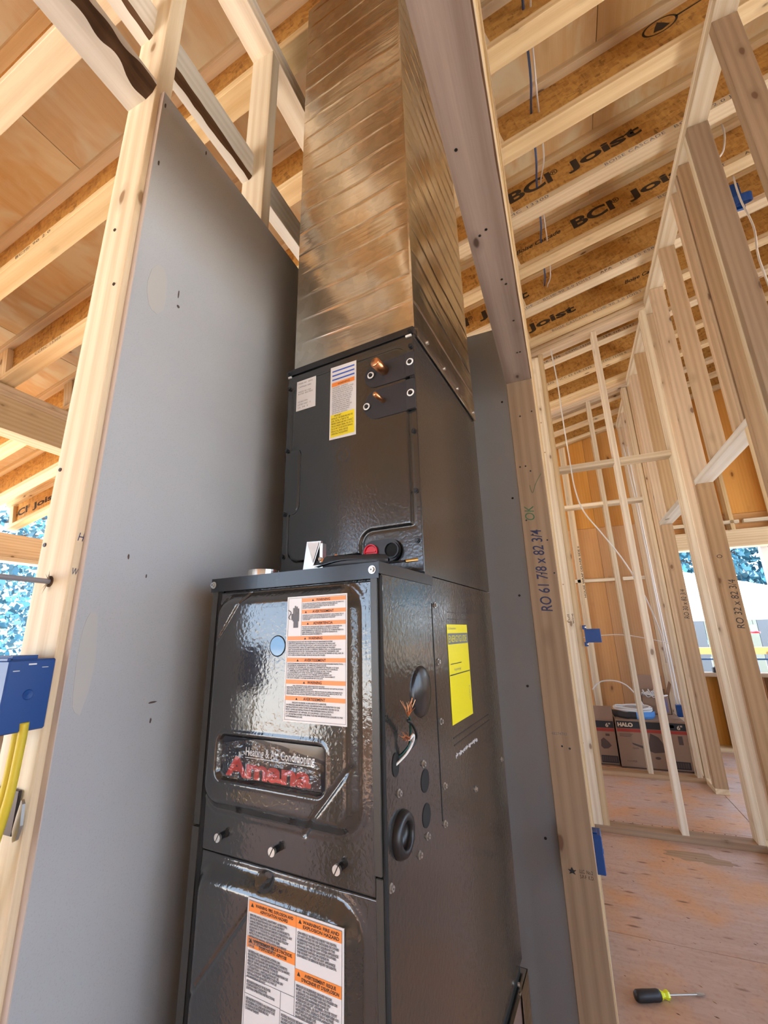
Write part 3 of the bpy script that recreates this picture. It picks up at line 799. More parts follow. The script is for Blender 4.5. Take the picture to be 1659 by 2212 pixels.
# left edge strip, dark gap, right post
fobj(MB().box(-.001, .012, -.002, .006, .45, FH - .024, 'paint_post').box(-.003, .012, -.002, .006, 0, .446, 'paint_post'), 'left_edge_strip')
fobj(MB().box(.012, .022, .000, .003, 0, FH - .02, 'gap').box(.3535, .3565, -.0015, .006, 0, FH - .02, 'gap'), 'door_gap')
fobj(MB().box(.3415, .3530, -.006, .006, .444, FH - .022, 'paint_post', .001), 'right_post')
fobj(MB().box(.3425, .3530, -.003, .006, 0, .441, 'paint_post', .001), 'right_post')
def sdr(u, z, cx, cz, hx, hz, r):
    qx, qz = abs(u - cx) - hx + r, abs(z - cz) - hz + r
    return math.hypot(max(qx, 0), max(qz, 0)) + min(max(qx, qz), 0) - r
def sst(e0, e1, x):
    t = max(0, min(1, (x - e0) / (e1 - e0))); return t * t * (3 - 2 * t)
def relief(name, H, u0, u1, z0, z1, step, mat, parent, world, back=.003, base=0.0, label=None):
    nu = max(2, int((u1 - u0) / step)); nz = max(2, int((z1 - z0) / step)); vs = []; fs = []
    for j in range(nz + 1):
        for i in range(nu + 1):
            u = u0 + (u1 - u0) * i / nu; z = z0 + (z1 - z0) * j / nz
            vs.append((u, base - H(u, z), z))
    for j in range(nz):
        for i in range(nu):
            a = j * (nu + 1) + i; fs.append((a, a + 1, a + nu + 2, a + nu + 1))
    ring = [i for i in range(nu + 1)] + [j * (nu + 1) + nu for j in range(1, nz + 1)] + [nz * (nu + 1) + i for i in range(nu - 1, -1, -1)] + [j * (nu + 1) for j in range(nz - 1, 0, -1)]
    b = len(vs)
    for i in ring: vs.append((vs[i][0], base + back, vs[i][2]))
    m = len(ring)
    for i in range(m): fs.append((ring[i], b + i, b + (i + 1) % m, ring[(i + 1) % m]))
    mb = MB().add(vs, fs, mat)
    return mb.obj(name, parent, world, True, label=label)
def seg(u, z, a, b):
    dx, dz = b[0] - a[0], b[1] - a[1]; t = max(0, min(1, ((u - a[0]) * dx + (z - a[1]) * dz) / (dx * dx + dz * dz)))
    return math.hypot(u - a[0] - dx * t, z - a[1] - dz * t)
PD = .016   # how far the door centres stand proud
T = FH
def Hup(u, z):
    d = sdr(u, z, .170, T - .2015, .158, .1755, .045)
    h = PD * sst(0, -.026, d)
    h += .0012 * math.exp(-(d / .003) ** 2)
    h -= .0022 * math.exp(-(seg(u, z, (.098, T - .030), (.018, T - .137)) / .0022) ** 2)
    h -= .0026 * math.exp(-(seg(u, z, (.310, T - .285), (.226, T - .380)) / .0028) ** 2)
    bd = sdr(u, z, .163, T - .292, .107, .033, .014)
    h -= .009 * sst(.001, -.004, bd)
    h += .0014 * math.exp(-((bd - .004) / .0025) ** 2)
    return h
def Hlo(u, z):
    d = sdr(u, z, .170, T - .620, .158, .182, .050)
    h = PD * sst(0, -.030, d) + .001 * math.exp(-(d / .003) ** 2)
    h -= .0022 * math.exp(-(seg(u, z, (.150, T - .47), (.02, T - .625)) / .0026) ** 2)
    n_ = math.hypot((u - .158) / 1.4, z - (T - .447)); h -= .007 * sst(.012, .003, n_)
    return h
upd = relief('upper_door', Hup, .021, .3415, T - .432, T - .027, .0022, 'paint', fur, MF, base=-.0005)
lod = relief('lower_door', Hlo, .021, .3425, .004, T - .434, .0026, 'paint', fur, MF, base=.0005)
# top cap, lip and bolts
fobj(MB().box(-.001, .3565, -.006, .20, FH - .0015, FH, 'paint_smooth').box(-.001, .3565, -.007, -.005, FH - .0245, FH, 'paint_smooth').box(.3560, .3578, -.007, .217, FH - .0175, FH + .001, 'paint_smooth'), 'top_cap')
def hexbolt(mb, x, z, y=-.007, r=.0052, d=(0, -1, 0), m='steel'):
    p = Vector((x, y, z)) if d[1] else Vector((y, x, z)); d = Vector(d)
    mb.cyl(p, p + d * .0012, r * 1.25, m, n=14); mb.cyl(p + d * .0012, p + d * .0045, r * .85, m, n=6)
    mb.cyl(p + d * .0045, p + d * .0047, r * .3, 'darkmetal', n=6)
    return mb
for u_ in (.005, .3465): fobj(hexbolt(MB(), u_, FH - .0115), 'bolt')
for u_ in (.06, .17, .27, .33): fobj(MB().cyl((u_, .02, FH), (u_, .02, FH + .004), .005, 'steel', n=6), 'bolt')
def thumb(u, z):
    mb = MB(); r = .0062
    mb.cyl((u, -.0005, z), (u, -.009, z), .005, 'black', n=14)
    for sg in (1, -1):
        pts = [(r * math.cos(a), r * math.sin(a)) for a in [(-math.pi / 2 + .12) + (math.pi - .24) * i / 9 for i in range(10)]]
        A = math.radians(62); mb.prism([(sg * x, y) if sg > 0 else (-x, y) for x, y in pts][::1 if sg > 0 else -1], 0, .004, 'steel',
            Matrix.Translation((u, -.009, z)) @ Matrix(((1, 0, 0, 0), (0, 0, -1, 0), (0, 1, 0, 0), (0, 0, 0, 1))) @ Matrix.Rotation(A - R90, 4, 'Z'))
    mb.cyl((u, -.009, z), (u, -.0106, z), r * .96, 'darkmetal', n=14)
    return fobj(mb, 'thumb_screw')
for u_, dz in ((.066, -.4065), (.176, -.406), (.288, -.407)): thumb(u_, T + dz)
fobj(MB().cyl((.1745, -PD + .001, T - .1215), (.1745, -PD - .0012, T - .1215), .0150, 'lens', n=28), 'sight_glass')
fobj(MB().lathe([(.0150, .0), (.0160, .0014), (.0168, .0)], 'black', Matrix.Translation((.1745, -PD - .0004, T - .1215)) @ Matrix.Rotation(R90, 4, 'X'), 28), 'sight_glass_ring')
# badge
bp = fobj(MB().box(.060, .266, -.0095, -.0085, T - .321, T - .263, 'badge'), 'badge_plate')
MFt = lambda u, z, y, rot=0: MF @ Matrix(((1, 0, 0, u), (0, 0, -1, y), (0, 1, 0, z), (0, 0, 0, 1))) @ Matrix.Rotation(rot, 4, 'Z')
lettering('Heating & Air Conditioning', .02, 'white', MFt(.112, T - .287, -.0100), bp, w=.135, h=.016, bold=.0004)
fobj(MB().box(.112, .247, -.0101, -.0096, T - .2905, T - .2895, 'white'), 'underline', bp)
lettering('Amana', .05, 'red', MFt(.076, T - .3175, -.0100), bp, w=.170, h=.029, bold=.0022, label='red rounded badge letters')
mb = MB(); nx, nz_ = 26, 10; vs = []; fs = []
for j in range(nz_ + 1):
    for i in range(nx + 1):
        s_i, t_j = i / nx, j / nz_
        u = .066 + .196 * s_i; top = .262 + .012 * abs(s_i - .3) * 2.6; bot = .318 + .003 * math.sin(s_i * 9)
        z = T - (bot + (top - bot) * t_j) + .003 * noise.noise(Vector((s_i * 6, t_j * 3, 2)))
        vs.append((u, -.0125 - .007 * abs(noise.noise(Vector((s_i * 5, t_j * 3, 9)))) - .003 * t_j, z))
for j in range(nz_):
    for i in range(nx):
        a = j * (nx + 1) + i; fs.append((a, a + 1, a + nx + 2, a + nx + 1))
mb.add(vs, fs, 'film'); fobj(mb, 'plastic_film', upd)

# ---- stickers
def slab(name, u0, u1, z0, z1, y, mat, parent, W=MF, th=.0004, skew=(0, 0)):
    vs = []
    for yy in (y, y - th):
        vs += [(u0 + skew[0], yy, z0), (u1 + skew[0], yy, z0 + skew[1]), (u1, yy, z1 + skew[1]), (u0, yy, z1)]
    return MB().add(vs, [(3, 2, 1, 0), (4, 5, 6, 7), (0, 1, 5, 4), (1, 2, 6, 5), (2, 3, 7, 6), (3, 0, 4, 7)], mat).obj(name, parent, W)
def para(parent, lines, u, z, w, lh, y, mat='ink', bold=0.0002, hh=None):
    o = lettering('\n'.join(lines), lh * .98, mat, MFt(u, z, y), parent, w=w, bold=bold)
    if hh:
        ys = [v.co.y for v in o.data.vertices]; k = hh / (max(ys) - min(ys)); m = max(ys)
        for v in o.data.vertices: v.co.y = (v.co.y - m) * k
    return o
yS = -PD - .0006
st = slab('warning_sticker', .192, .3075, T - .2315, T - .0450, yS, 'paper', fur)
y2 = yS - .0006
def tri(parent, u, z, s, y, mat='blackink'):
    MB().add([(u - s, y, z), (u + s, y, z), (u, y, z + s * 1.7)], [(0, 1, 2)], mat).obj('alert_symbol', parent, MF)
mb = MB()
for a in ((.1945, .3055, T - .0478, T - .0473), (.1945, .3055, T - .2290, T - .2285), (.1945, .195, T - .229, T - .0475), (.305, .3055, T - .229, T - .0475), (.2215, .2220, T - .1065, T - .0475)):
    mb.box(a[0], a[1], y2, y2 + .0002, a[2], a[3], 'ink')
mb.obj('border_line', st, MF)
bars = [(.222, .0485, 'WARNING'), (.222, .0665, 'AVERTISSEMENT'), (.222, .0845, 'ADVERTENCIA'), (.195, .1070, 'WARNING'), (.195, .1395, 'AVERTISSEMENT'), (.195, .1715, 'WARNING'), (.195, .1950, 'AVERTISSEMENT')]
for u0, dz, tx in bars:
    slab('orange_bar', u0, .305, T - dz - .0062, T - dz, y2, 'orange', st, th=.0002)
    uc = (u0 + .305) / 2
    lettering(tx, .0055, 'blackink', MFt(uc, T - dz - .0052, y2 - .0004), st, align='CENTER', bold=.0001)
    tri(st, uc - .0025 * len(tx) * .9 - .004, T - dz - .0052, .002, y2 - .0004)
P1 = ['TO AVOID ELECTROCUTION, UNREASONABLE RISK OR SERIOUS', 'INJURY DISCONNECT ALL ELECTRICAL POWER BEFORE', 'SERVICING. THIS COMPARTMENT MUST BE CLOSED', 'EXCEPT DURING SERVICING.']
P2 = ['DANGER DE CHOC ELECTRIQUE OU DE MORT. DECONNECTER LE', 'COURANT AVANT TOUTE INTERVENTION OU REPARATION. LE', 'COMPARTIMENT DOIT RESTER FERME SAUF PENDANT', 'L ENTRETIEN.']
P3 = ['PELIGRO DE CHOQUE ELECTRICO O MUERTE. DESCONECTE', 'TODAS LAS FUENTES DE ENERGIA ELECTRICA ANTES DE', 'MANTENIMIENTO O SERVICIO TECNICO. EL COMPARTIMENTO', 'DEBE PERMANECER CERRADO EXCEPTO DURANTE EL', 'SERVICIO DE MANTENIMIENTO.']
P4 = ['THIS FURNACE SHOULD NOT BE UTILIZED WITHOUT REASONABLE ROUTINE', 'INSPECTION, MAINTENANCE AND SUPERVISION. IF THE BUILDING IN WHICH ANY', 'SUCH DEVICE IS LOCATED WILL BE VACANT, CARE SHOULD BE TAKEN THAT SUCH', 'DEVICE IS ROUTINELY INSPECTED, MAINTAINED AND MONITORED. IN THE EVENT', 'THAT THE BUILDING MAY BE EXPOSED TO FREEZING TEMPERATURES, ALL WATER BEARING', 'PIPES SHOULD BE PROTECTED, THE BUILDING SHOULD BE PROPERLY WINTERIZED, AND', 'THE WATER SOURCE CLOSED. HYDRONIC COIL UNITS SHOULD BE DRAINED AS WELL AND, IN', 'SUCH CASES, ALTERNATIVE HEAT SOURCES SHOULD BE UTILIZED.']
P5 = ['CETTE FOURNAISE NE DOIT PAS ETRE UTILISEE SANS RAISONNABLE INSPECTION,', 'ENTRETIEN ET SUPERVISION. SI L IMMEUBLE DANS LEQUEL', 'SE TROUVE UN APPAREIL EST VACANT, IL CONVIENT DE VEILLER A CE QUE', 'L APPAREIL SOIT REGULIEREMENT INSPECTE ET ENTRETENU ET SURVEILLE.', 'SI L IMMEUBLE EST EXPOSE A DES TEMPERATURES DE GEL, TOUTE', 'LA TUYAUTERIE DOIT ETRE VIDANGEE. LE BATIMENT DEVRAIT', 'ETRE PROTEGE ET LA SOURCE D EAU FERMEE. SI LE BATIMENT EST', 'INOCCUPE, LES UNITES HYDRONIQUES DOIVENT ETRE VIDANGEES ET', 'ON DOIT UTILISER D AUTRES SOURCES DE CHALEUR.']
P6 = ['               FIRE, EXPLOSION AND ASPHYXIATION HAZARD', 'IMPROPER ADJUSTMENT, ALTERATION, SERVICE, MAINTENANCE OR INSTALLATION', 'CAN CAUSE SERIOUS INJURY OR DEATH.', 'READ AND FOLLOW INSTRUCTIONS AND PRECAUTIONS IN USERS INFORMATION', 'MANUAL PROVIDED WITH THIS FURNACE. INSTALLATION AND SERVICE MUST BE', 'PERFORMED BY A QUALIFIED SERVICE AGENCY OR GAS SUPPLIER.']
P7 = ['               RISQUE D INCENDIE, D EXPLOSION ET D ASPHYXIE', 'UN REGLAGE, UNE MODIFICATION, UNE REPARATION, UN ENTRETIEN OU UNE', 'INSTALLATION INCORRECTE PEUT ENTRAINER DES BLESSURES GRAVES OU LA', 'MORT. SUIVRE LES INSTRUCTIONS ET PRECAUTIONS DANS LA NOTICE', 'ACCOMPAGNANT CET APPAREIL DE CHAUFFAGE. L INSTALLATION', 'ET L ENTRETIEN DOIVENT ETRE EFFECTUES PAR UN REPARATEUR QUALIFIE OU PAR', 'LE FOURNISSEUR DE GAZ.']
for P, u, dz, w, hh in ((P1, .2235, .0562, .078, .0088), (P2, .2235, .0742, .078, .0088), (P3, .2235, .0920, .078, .0132), (P4, .197, .1145, .104, .0225), (P5, .197, .1470, .104, .0230), (P6, .197, .1792, .104, .0142), (P7, .197, .2030, .104, .0220)):
    para(st, P, u, T - dz, w, .003, y2 - .0002, hh=hh, bold=.0001)
# hand symbol
mb = MB(); T0 = MFt(.2105, T - .078, y2 - .0003)
def hb(x0, x1, y0, y1): mb.add([(x0, y0, 0), (x1, y0, 0), (x1, y1, 0), (x0, y1, 0)], [(0, 1, 2, 3)], 'ink')
hb(-.0045, .0045, -.016, -.006); hb(-.0062, .0062, -.006, .004)
for i, h_ in enumerate((.011, .0145, .013, .010)): hb(-.0060 + i * .0032, -.0034 + i * .0032, .004, .004 + h_)
hb(-.0092, -.0066, -.004, .006)
mb.obj('hand_symbol', st, T0)
MB().tube([(-.0155, .012, 0), (-.010, .008, 0), (-.014, .001, 0), (-.0115, -.003, 0)], .0008, 'ink', 5).obj('shock_arrow', st, T0)

# lower sticker
s2 = slab('warning_sticker', .1405, .3030, T - .642, T - .4645, yS + .0010, 'paper', fur, th=.0012, skew=(0, .0))
z0 = T - .4645; y3 = yS - .0006
mb = MB()
for a in ((.143, .3005, z0 - .0030, z0 - .0026), (.143, .1433, z0 - .17, z0 - .003), (.3002, .3005, z0 - .17, z0 - .003), (.2275, .2279, z0 - .108, z0 - .003), (.143, .2275, z0 - .0895, z0 - .0891), (.2279, .3005, z0 - .1083, z0 - .1079),
          (.143, .205, z0 - .1075, z0 - .1071), (.205, .2054, z0 - .17, z0 - .0893), (.205, .2279, z0 - .1083, z0 - .1079), (.205, .3005, z0 - .138, z0 - .1376)):
    mb.box(a[0], a[1], y3, y3 + .0002, a[2], a[3], 'ink')
mb.obj('border_line', s2, MF)
for u0, u1, dz, a, b in ((.1435, .2275, .0035, 'WARNING: FIRE, EXPLOSION AND', 'ASPHYXIATION HAZARD'), (.2279, .3000, .0035, 'WARNING: FIRE AND', 'EXPLOSION HAZARD'),
                         (.1435, .2275, .0440, "AVERTISSEMENT: RISQUE D'INCENDIE,", "D'EXPLOSION ET ASPHYXIE"), (.2279, .3000, .0590, 'AVERTISSEMENT: RISQUE', "D'INCENDIE ET D'EXPLOSION")):
    slab('orange_bar', u0, u1, z0 - dz - .0125, z0 - dz, y3, 'orange', s2, th=.0002)
    lettering(a + '\n' + b, .0050, 'blackink', MFt((u0 + u1) / 2 + .004, z0 - dz - .0055, y3 - .0004), s2, align='CENTER', w=min(.068, (u1 - u0) * .80), bold=.00015)
    tri(s2, u0 + .0065, z0 - dz - .0065, .0028, y3 - .0004)
W1 = ['IMPROPER INSTALLATION, ADJUSTMENT, ALTERATION,', 'SERVICE OR MAINTENANCE CAN CAUSE PROPERTY', 'DAMAGE, PERSONAL INJURY OR DEATH, OR EXPOSURE TO', 'SUBSTANCES WHICH, FROM INCOMPLETE COMBUSTION, MAY', 'BE KNOWN TO THE STATE TO CAUSE CANCER, BIRTH', 'DEFECTS OR REPRODUCTIVE HARM. READ AND FOLLOW', 'INSTRUCTIONS AND PRECAUTIONS IN USERS', 'INFORMATION MANUAL. INSTALLATION AND SERVICE', 'MUST BE PERFORMED BY A QUALIFIED', 'INSTALLER, SERVICE AGENCY OR GAS', 'SUPPLIER.']
W2 = ['CAN RESULT IN SERIOUS INJURY OR DEATH.', 'DO NOT STORE OR USE GASOLINE OR OTHER', 'FLAMMABLE VAPORS AND LIQUIDS IN THE', 'VICINITY OF THIS OR ANY OTHER APPLIANCE.', 'STORAGE OR USE OF GASOLINE OR OTHER', 'FLAMMABLE VAPORS OR LIQUIDS IN', 'THE VICINITY OF THIS OR ANY APPLIANCE', 'CAN RESULT IN SERIOUS INJURY OR DEATH.']
W3 = ['UN REGLAGE, UNE MODIFICATION, UN', 'ENTRETIEN OU UNE REPARATION INCORRECTS', 'PEUVENT ENTRAINER DES BLESSURES OU LA MORT.', 'LIRE ET SUIVRE LES INSTRUCTIONS ET', 'PRECAUTIONS DU MANUEL D INFORMATION DE', 'L UTILISATEUR. L INSTALLATION ET LE', 'SERVICE DOIVENT ETRE EFFECTUES PAR UN', 'INSTALLATEUR QUALIFIE OU PAR LE', 'FOURNISSEUR DE GAZ.']
W4 = ['RISQUE DE BLESSURES GRAVES OU DE', 'MORT. NE PAS ENTREPOSER NI UTILISER DE', 'L ESSENCE OU AUTRES VAPEURS OU', 'LIQUIDES INFLAMMABLES DANS LE', 'VOISINAGE DE CET APPAREIL OU DE TOUT', 'AUTRE APPAREIL. LE FAIT D ENTREPOSER OU', 'D UTILISER DE L ESSENCE OU D AUTRES', 'VAPEURS OU LIQUIDES INFLAMMABLES', 'PEUT ENTRAINER DES', 'BLESSURES GRAVES OU LA MORT.']
for P, u, dz, w in ((W1, .146, .0190, .076), (W2, .2305, .0195, .066), (W3, .146, .0600, .074), (W4, .2305, .0750, .066), (['SEE INSIDE SURFACE OF BLOWER', 'COMPARTMENT DOOR FOR', 'LIGHTING OPERATING INSTRUCTIONS'], .146, .093, .050),
                    (['LES INSTRUCTIONS D ALLUMAGE ET', 'LE SCHEMA DE CABLAGE SONT SUR', 'LA SURFACE INTERIEURE DU', 'COMPARTIMENT'], .146, .111, .052), (['FILTERS SHOULD BE INSPECTED FREQUENTLY AND CLEANED', 'OR REPLACED WHEN NECESSARY. USE FILTERS RATED FOR', 'MAXIMUM AIR VELOCITY. SEE MANUAL FOR FILTER', 'REPLACEMENT REQUIREMENT.'], .2075, .1115, .086)):
    para(s2, P, u, z0 - dz - .002, w, .0035, y3 - .0003)
# ---- furnace right side
MS = lambda w, z, off=.0003, rot=0: MF @ Matrix(((0, 0, 1, FW + off), (1, 0, 0, w), (0, 1, 0, z), (0, 0, 0, 1))) @ Matrix.Rotation(rot, 4, 'Z')
X = FW
fobj(MB().box(X - .001, X + .0006, .2085, .2115, T - .415, T - .052, 'gap'), 'side_seam')
MB().lathe([(.041, 0), (.039, .003), (.036, .0045), (.020, .0075), (0, .0085)], 'paint_smooth', MS(.140, T - .2015, 0), 32).obj('domed_plug', fur, smooth=True)
for dz in (-.3355, -.3840): fobj(MB().cyl((X, .141, T + dz), (X + .0008, .141, T + dz), .0165, 'gap', n=26), 'knockout')
MB().lathe([(.030, 0), (.0295, .004), (.0265, .009), (.021, .0105), (.0175, .0098), (.0165, .004), (.0160, .0008), (0, .0006)], 'black', MS(.050, T - .3770, 0), 30).obj('pipe_grommet', fur, smooth=True)
mb = MB(); pts = [(.0125 * math.cos(a) * .9, .0155 * math.sin(a)) for a in [2 * math.pi * i / 22 for i in range(22)]]
mb.prism(pts, 0, .001, 'gap', MS(.0365, T - .2870, 0) @ Matrix.Identity(4)); mb.obj('wire_hole', fur)
SS = [(.136, -.310), (.044, -.325), (.141, -.412), (.108, -.424), (.227, -.367), (.219, -.422), (.406, -.423), (.228, -.160), (.226, -.263), (.227, -.055), (.013, -.424), (.642, -.423)]
for w_, dz in SS: fobj(hexbolt(MB(), w_, T + dz, X, .0046, (1, 0, 0)), 'side_screw')
# energy label
el = MB().box(0, .138, 0, .190, 0, .0005, 'yellow').obj('energy_label', fur, MS(.287, T - .281, .0004))
def elt(name, a, b, c, d, m): MB().box(a, b, c, d, .0006, .0009, m).obj(name, el, MS(.287, T - .281, .0004))
elt('printed_bar', .002, .136, .150, .172, 'ink'); elt('printed_rule', .003, .135, .0895, .0915, 'blackink'); elt('printed_rule', .010, .080, .1105, .1120, 'blackink')
lettering('ENERGYGUIDE', .02, 'yellow', MS(.287 + .005, T - .281 + .154, .0015), el, w=.12, h=.014)
lettering('U.S. Government', .006, 'ink', MS(.287 + .005, T - .281 + .180, .0012), el, w=.05)
lettering('ftc.gov/energy', .006, 'ink', MS(.287 + .030, T - .281 + .098, .0012), el, w=.045)
lettering('0019418', .008, 'ink', MS(.287 + .128, T - .281 + .03, .0012, R90), el, w=.03)
for a, b, c in ((.290, .555, -.304), (.292, .56, -.317), (.30, .45, -.066), (.30, .46, -.080)):
    fobj(MB().box(X, X + .0006, a, b, T + c - .0012, T + c + .0012, 'paint_smooth'), 'stamped_line')
mb = MB()
for i in range(34):
    t_ = i / 33; w_ = .297 + .145 * t_; mb.box(X + .0002, X + .0005, w_, w_ + .0022, T - .3375 + rnd.uniform(-.0035, .0015), T - .3345 + rnd.uniform(-.001, .003), 'paper')
mb.obj('scratch', fur, MF, kind='stuff')
blob_ = MB(); blob_.prism([(0, 0), (.004, -.002), (.006, -.012), (.003, -.020), (-.001, -.016), (-.003, -.006)], 0, .0006, 'paper', MS(.002, T - .028, .0)); blob_.obj('peeled_tape', fur)
# supply wires with stripped copper ends
def P_(w, dz, o): return (X + o, w, T + dz)
mb = MB().tube([P_(.034, -.293, -.006), P_(.048, -.275, .012), P_(.052, -.258, .022), P_(.036, -.246, .030), P_(.010, -.246, .036)], .0019, 'white', 8)
mb.obj('white_wire', fur, MF, True)
mb = MB().tube([P_(.040, -.288, -.006), P_(.068, -.270, .012), P_(.074, -.256, .018), P_(.058, -.238, .020), P_(.036, -.228, .022)], .0020, 'black', 8)
mb.obj('black_wire', fur, MF, True)
mb = MB().tube([P_(.040, -.286, -.006), P_(.060, -.268, .010), P_(.066, -.250, .012), P_(.052, -.230, .018), P_(.038, -.222, .022)], .0019, 'greengnd', 8)
mb.obj('green_wire', fur, MF, True)
def fray(w, dz, o, dirs, nm='frayed_copper'):
    mb = MB(); rr = random.Random(int(w * 1e4))
    for i in range(22):
        a, b = dirs; d = Vector((rr.uniform(-.4, .5), a + rr.uniform(-.5, .5), b + rr.uniform(-.45, .45))).normalized()
        L = rr.uniform(.010, .026); p0 = Vector(P_(w, dz, o)); p1 = p0 + d * L * .5; p2 = p0 + d * L + Vector((rr.uniform(-.004, .004), rr.uniform(-.004, .004), rr.uniform(-.004, .004)))
        mb.tube([p0, p1, p2], .00035, 'copper', 4, 3)
    mb.obj(nm, fur, MF, kind='stuff')
fray(.038, -.224, .022, (-.15, 1.0)); fray(.010, -.246, .036, (-1.0, .35))

# ---------------------------------------------------------------- coil cabinet
CH = .560
MC = MF @ Matrix.Translation((0, .180, FH + .001))
CD = .488
coil = root('coil_cabinet', MC, label='black textured coil cabinet stacked on top of the furnace', cat='cabinet')
MB().box(0, FW, .004, CD, 0, CH - .001, 'paint_coil').obj('case', coil, MC)
def Hc(u, z):
    d = sdr(u, z, .1785, .285, .157, .232, .028)
    port = sdr(u, z, .30, .04, .085, .062, .03)
    d = max(d, -port)
    notch = sdr(u, z, .0, .250, .050, .085, .022)
    d = max(d, -notch)
    return .0035 * sst(.0035, -.0035, d) - .0014 * math.exp(-((d - .004) / .003) ** 2) - .0008 * math.exp(-((math.hypot(u - .172, z - .284) - .0145) / .0012) ** 2)
cp = relief('front_panel', Hc, .001, .3555, .004, CH - .018, .0024, 'paint_coil', coil, MC, base=.002)
MB().box(-.001, FW + .001, -.002, .02, CH - .017, CH, 'paint_smooth', .0008).box(FW - .001, FW + .0015, 0, CD, CH - .014, CH, 'paint_smooth').obj('top_rail', coil, MC)
MB().box(.001, .010, -.0012, .003, CH - .022, CH - .0165, 'paper').obj('foil_tab', coil, MC); MB().box(.338, .352, -.0012, .003, CH - .024, CH - .019, 'paper').obj('foil_tab', coil, MC)
for u_, z_ in ((.349, .510), (.350, .431), (.347, .302), (.346, .170), (.344, .067), (.0075, .506), (.0065, .333), (.0065, .170), (.0065, .068), (.349, .548), (.006, .550)):
    MB().cyl((u_, .002, z_), (u_, -.004, z_), .0042, 'black', n=6).cyl((u_, .002, z_), (u_, -.0012, z_), .0055, 'black', n=12).obj('black_screw', coil, MC)
MCt = lambda u, z, y=-.0020, rot=0: MC @ Matrix(((1, 0, 0, u), (0, 0, -1, y), (0, 1, 0, z), (0, 0, 0, 1))) @ Matrix.Rotation(rot, 4, 'Z')
def pill(u0, u1, z0, z1, n=12, flat=False):
    r = (z1 - z0) / 2; pts = [(u0 + r + r * math.cos(a), z0 + r + r * math.sin(a)) for a in [R90 + math.pi * i / n for i in range(n + 1)]]
    pts += [(u1, z0), (u1, z1)] if flat else [(u1 - r + r * math.cos(a), z0 + r + r * math.sin(a)) for a in [-R90 + math.pi * i / n for i in range(n + 1)]]
    return pts
for (u0, z0_, z1_, cu, cz, rr, LL, rings) in ((.232, .432, .492, .283, .466, .0115, .040, ((.2495, .464), (.3480, .466))), (.229, .352, .424, .279, .3905, .0055, .036, ((.2375, .387), (.3465, .390)))):
    pl = MB().prism(pill(u0, FW + .0005, z0_, z1_, flat=True), -.001, .0022, 'rubber', MCt(0, 0, -.0010)).obj('pipe_gasket_plate', coil)
    MB().box(.3360, FW + .001, -.0062, -.003, z0_, z1_, 'rubber', .0006).obj('folded_edge', pl, MC)
    mb = MB().cyl((cu, .0, cz), (cu - .004, -LL, cz + .002), rr, 'copper', n=22); mb.cyl((cu - .004, -LL, cz + .002), (cu - .0042, -LL - .0015, cz + .0021), rr * .96, 'copper', rr * .8, n=22)
    mb.obj('copper_stub', pl, MC, True)
    for a, b in rings:
        MB().lathe([(.0052, .0035), (.0058, .0048), (.0078, .0048), (.0084, .0035)], 'white', MCt(a, b, -.003), 20).cyl((a, -.002, b), (a, -.0075, b), .0045, 'black', n=12).obj('white_washer', pl) if False else None
        mbr = MB().lathe([(.0050, .0005), (.0056, .0016), (.0080, .0016), (.0086, .0005)], 'white', MCt(a, b, -.0058), 20)
        mbr.obj('white_washer', pl); MB().cyl((a, -.003, b), (a, -.0095, b), .0044, 'black', n=8).obj('washer_bolt', pl, MC)
# drain connection
dp = MB().prism(pill(.226, .310, .030, .076), 0, .006, 'black', MCt(0, 0, -.002)).obj('drain_plate', coil)
def ringd(u, z, r, m): MB().lathe([(r * .80, .0058), (r * .86, .0105), (r, .0105), (r, .0058)], m, MCt(u, z), 24).obj('drain_ring', dp)
ringd(.2455, .053, .0155, 'redplug'); ringd(.2925, .052, .0165, 'black')
MB().cyl((.2455, -.0075, .053), (.2455, -.0095, .053), .0118, 'redplug', n=22).box(.234, .257, -.0125, -.0095, .0518, .0542, 'redplug').obj('red_plug', dp, MC)
MB().cyl((.2925, -.0075, .052), (.2925, -.0083, .052), .0130, 'gap', n=22).obj('drain_hole', dp, MC)
# coil labels
la = slab('data_label', .032, .0915, .4330, .5170, -.0022, 'paper', coil, MC, .0003)
for i, (tx, w_, dz) in enumerate((('MODEL NO.   SERIAL', .045, .010), ('CAPFA24 1042', .04, .020), ('MADE IN USA', .04, .034), ('R410A 450 PSIG', .045, .040), ('USE ONLY WITH', .03, .062), ('LISTED UNIT   C', .04, .070), ('12  34  5', .03, .078))):
    lettering(tx, .005, 'ink', MCt(.037, .517 - dz, -.0029), la, w=w_, h=.004)
lb = slab('caution_label', .1360, .2090, .3300, .5230, -.0022, 'paper', coil, MC, .0003, skew=(-.002, -.002))
for i in range(3): slab('blue_stripe', .141, .204, .512 - i * .0115 - .004, .512 - i * .0115, -.0027, 'blueink', lb, MC, .0001)
slab('orange_bar', .140, .204, .468, .479, -.0027, 'orange', lb, MC, .0001); slab('yellow_panel', .1375, .2035, .335, .393, -.0027, 'yellow2', lb, MC, .0001)
lettering('WARNING', .007, 'blackink', MCt(.157, .4705, -.0031), lb, w=.034)
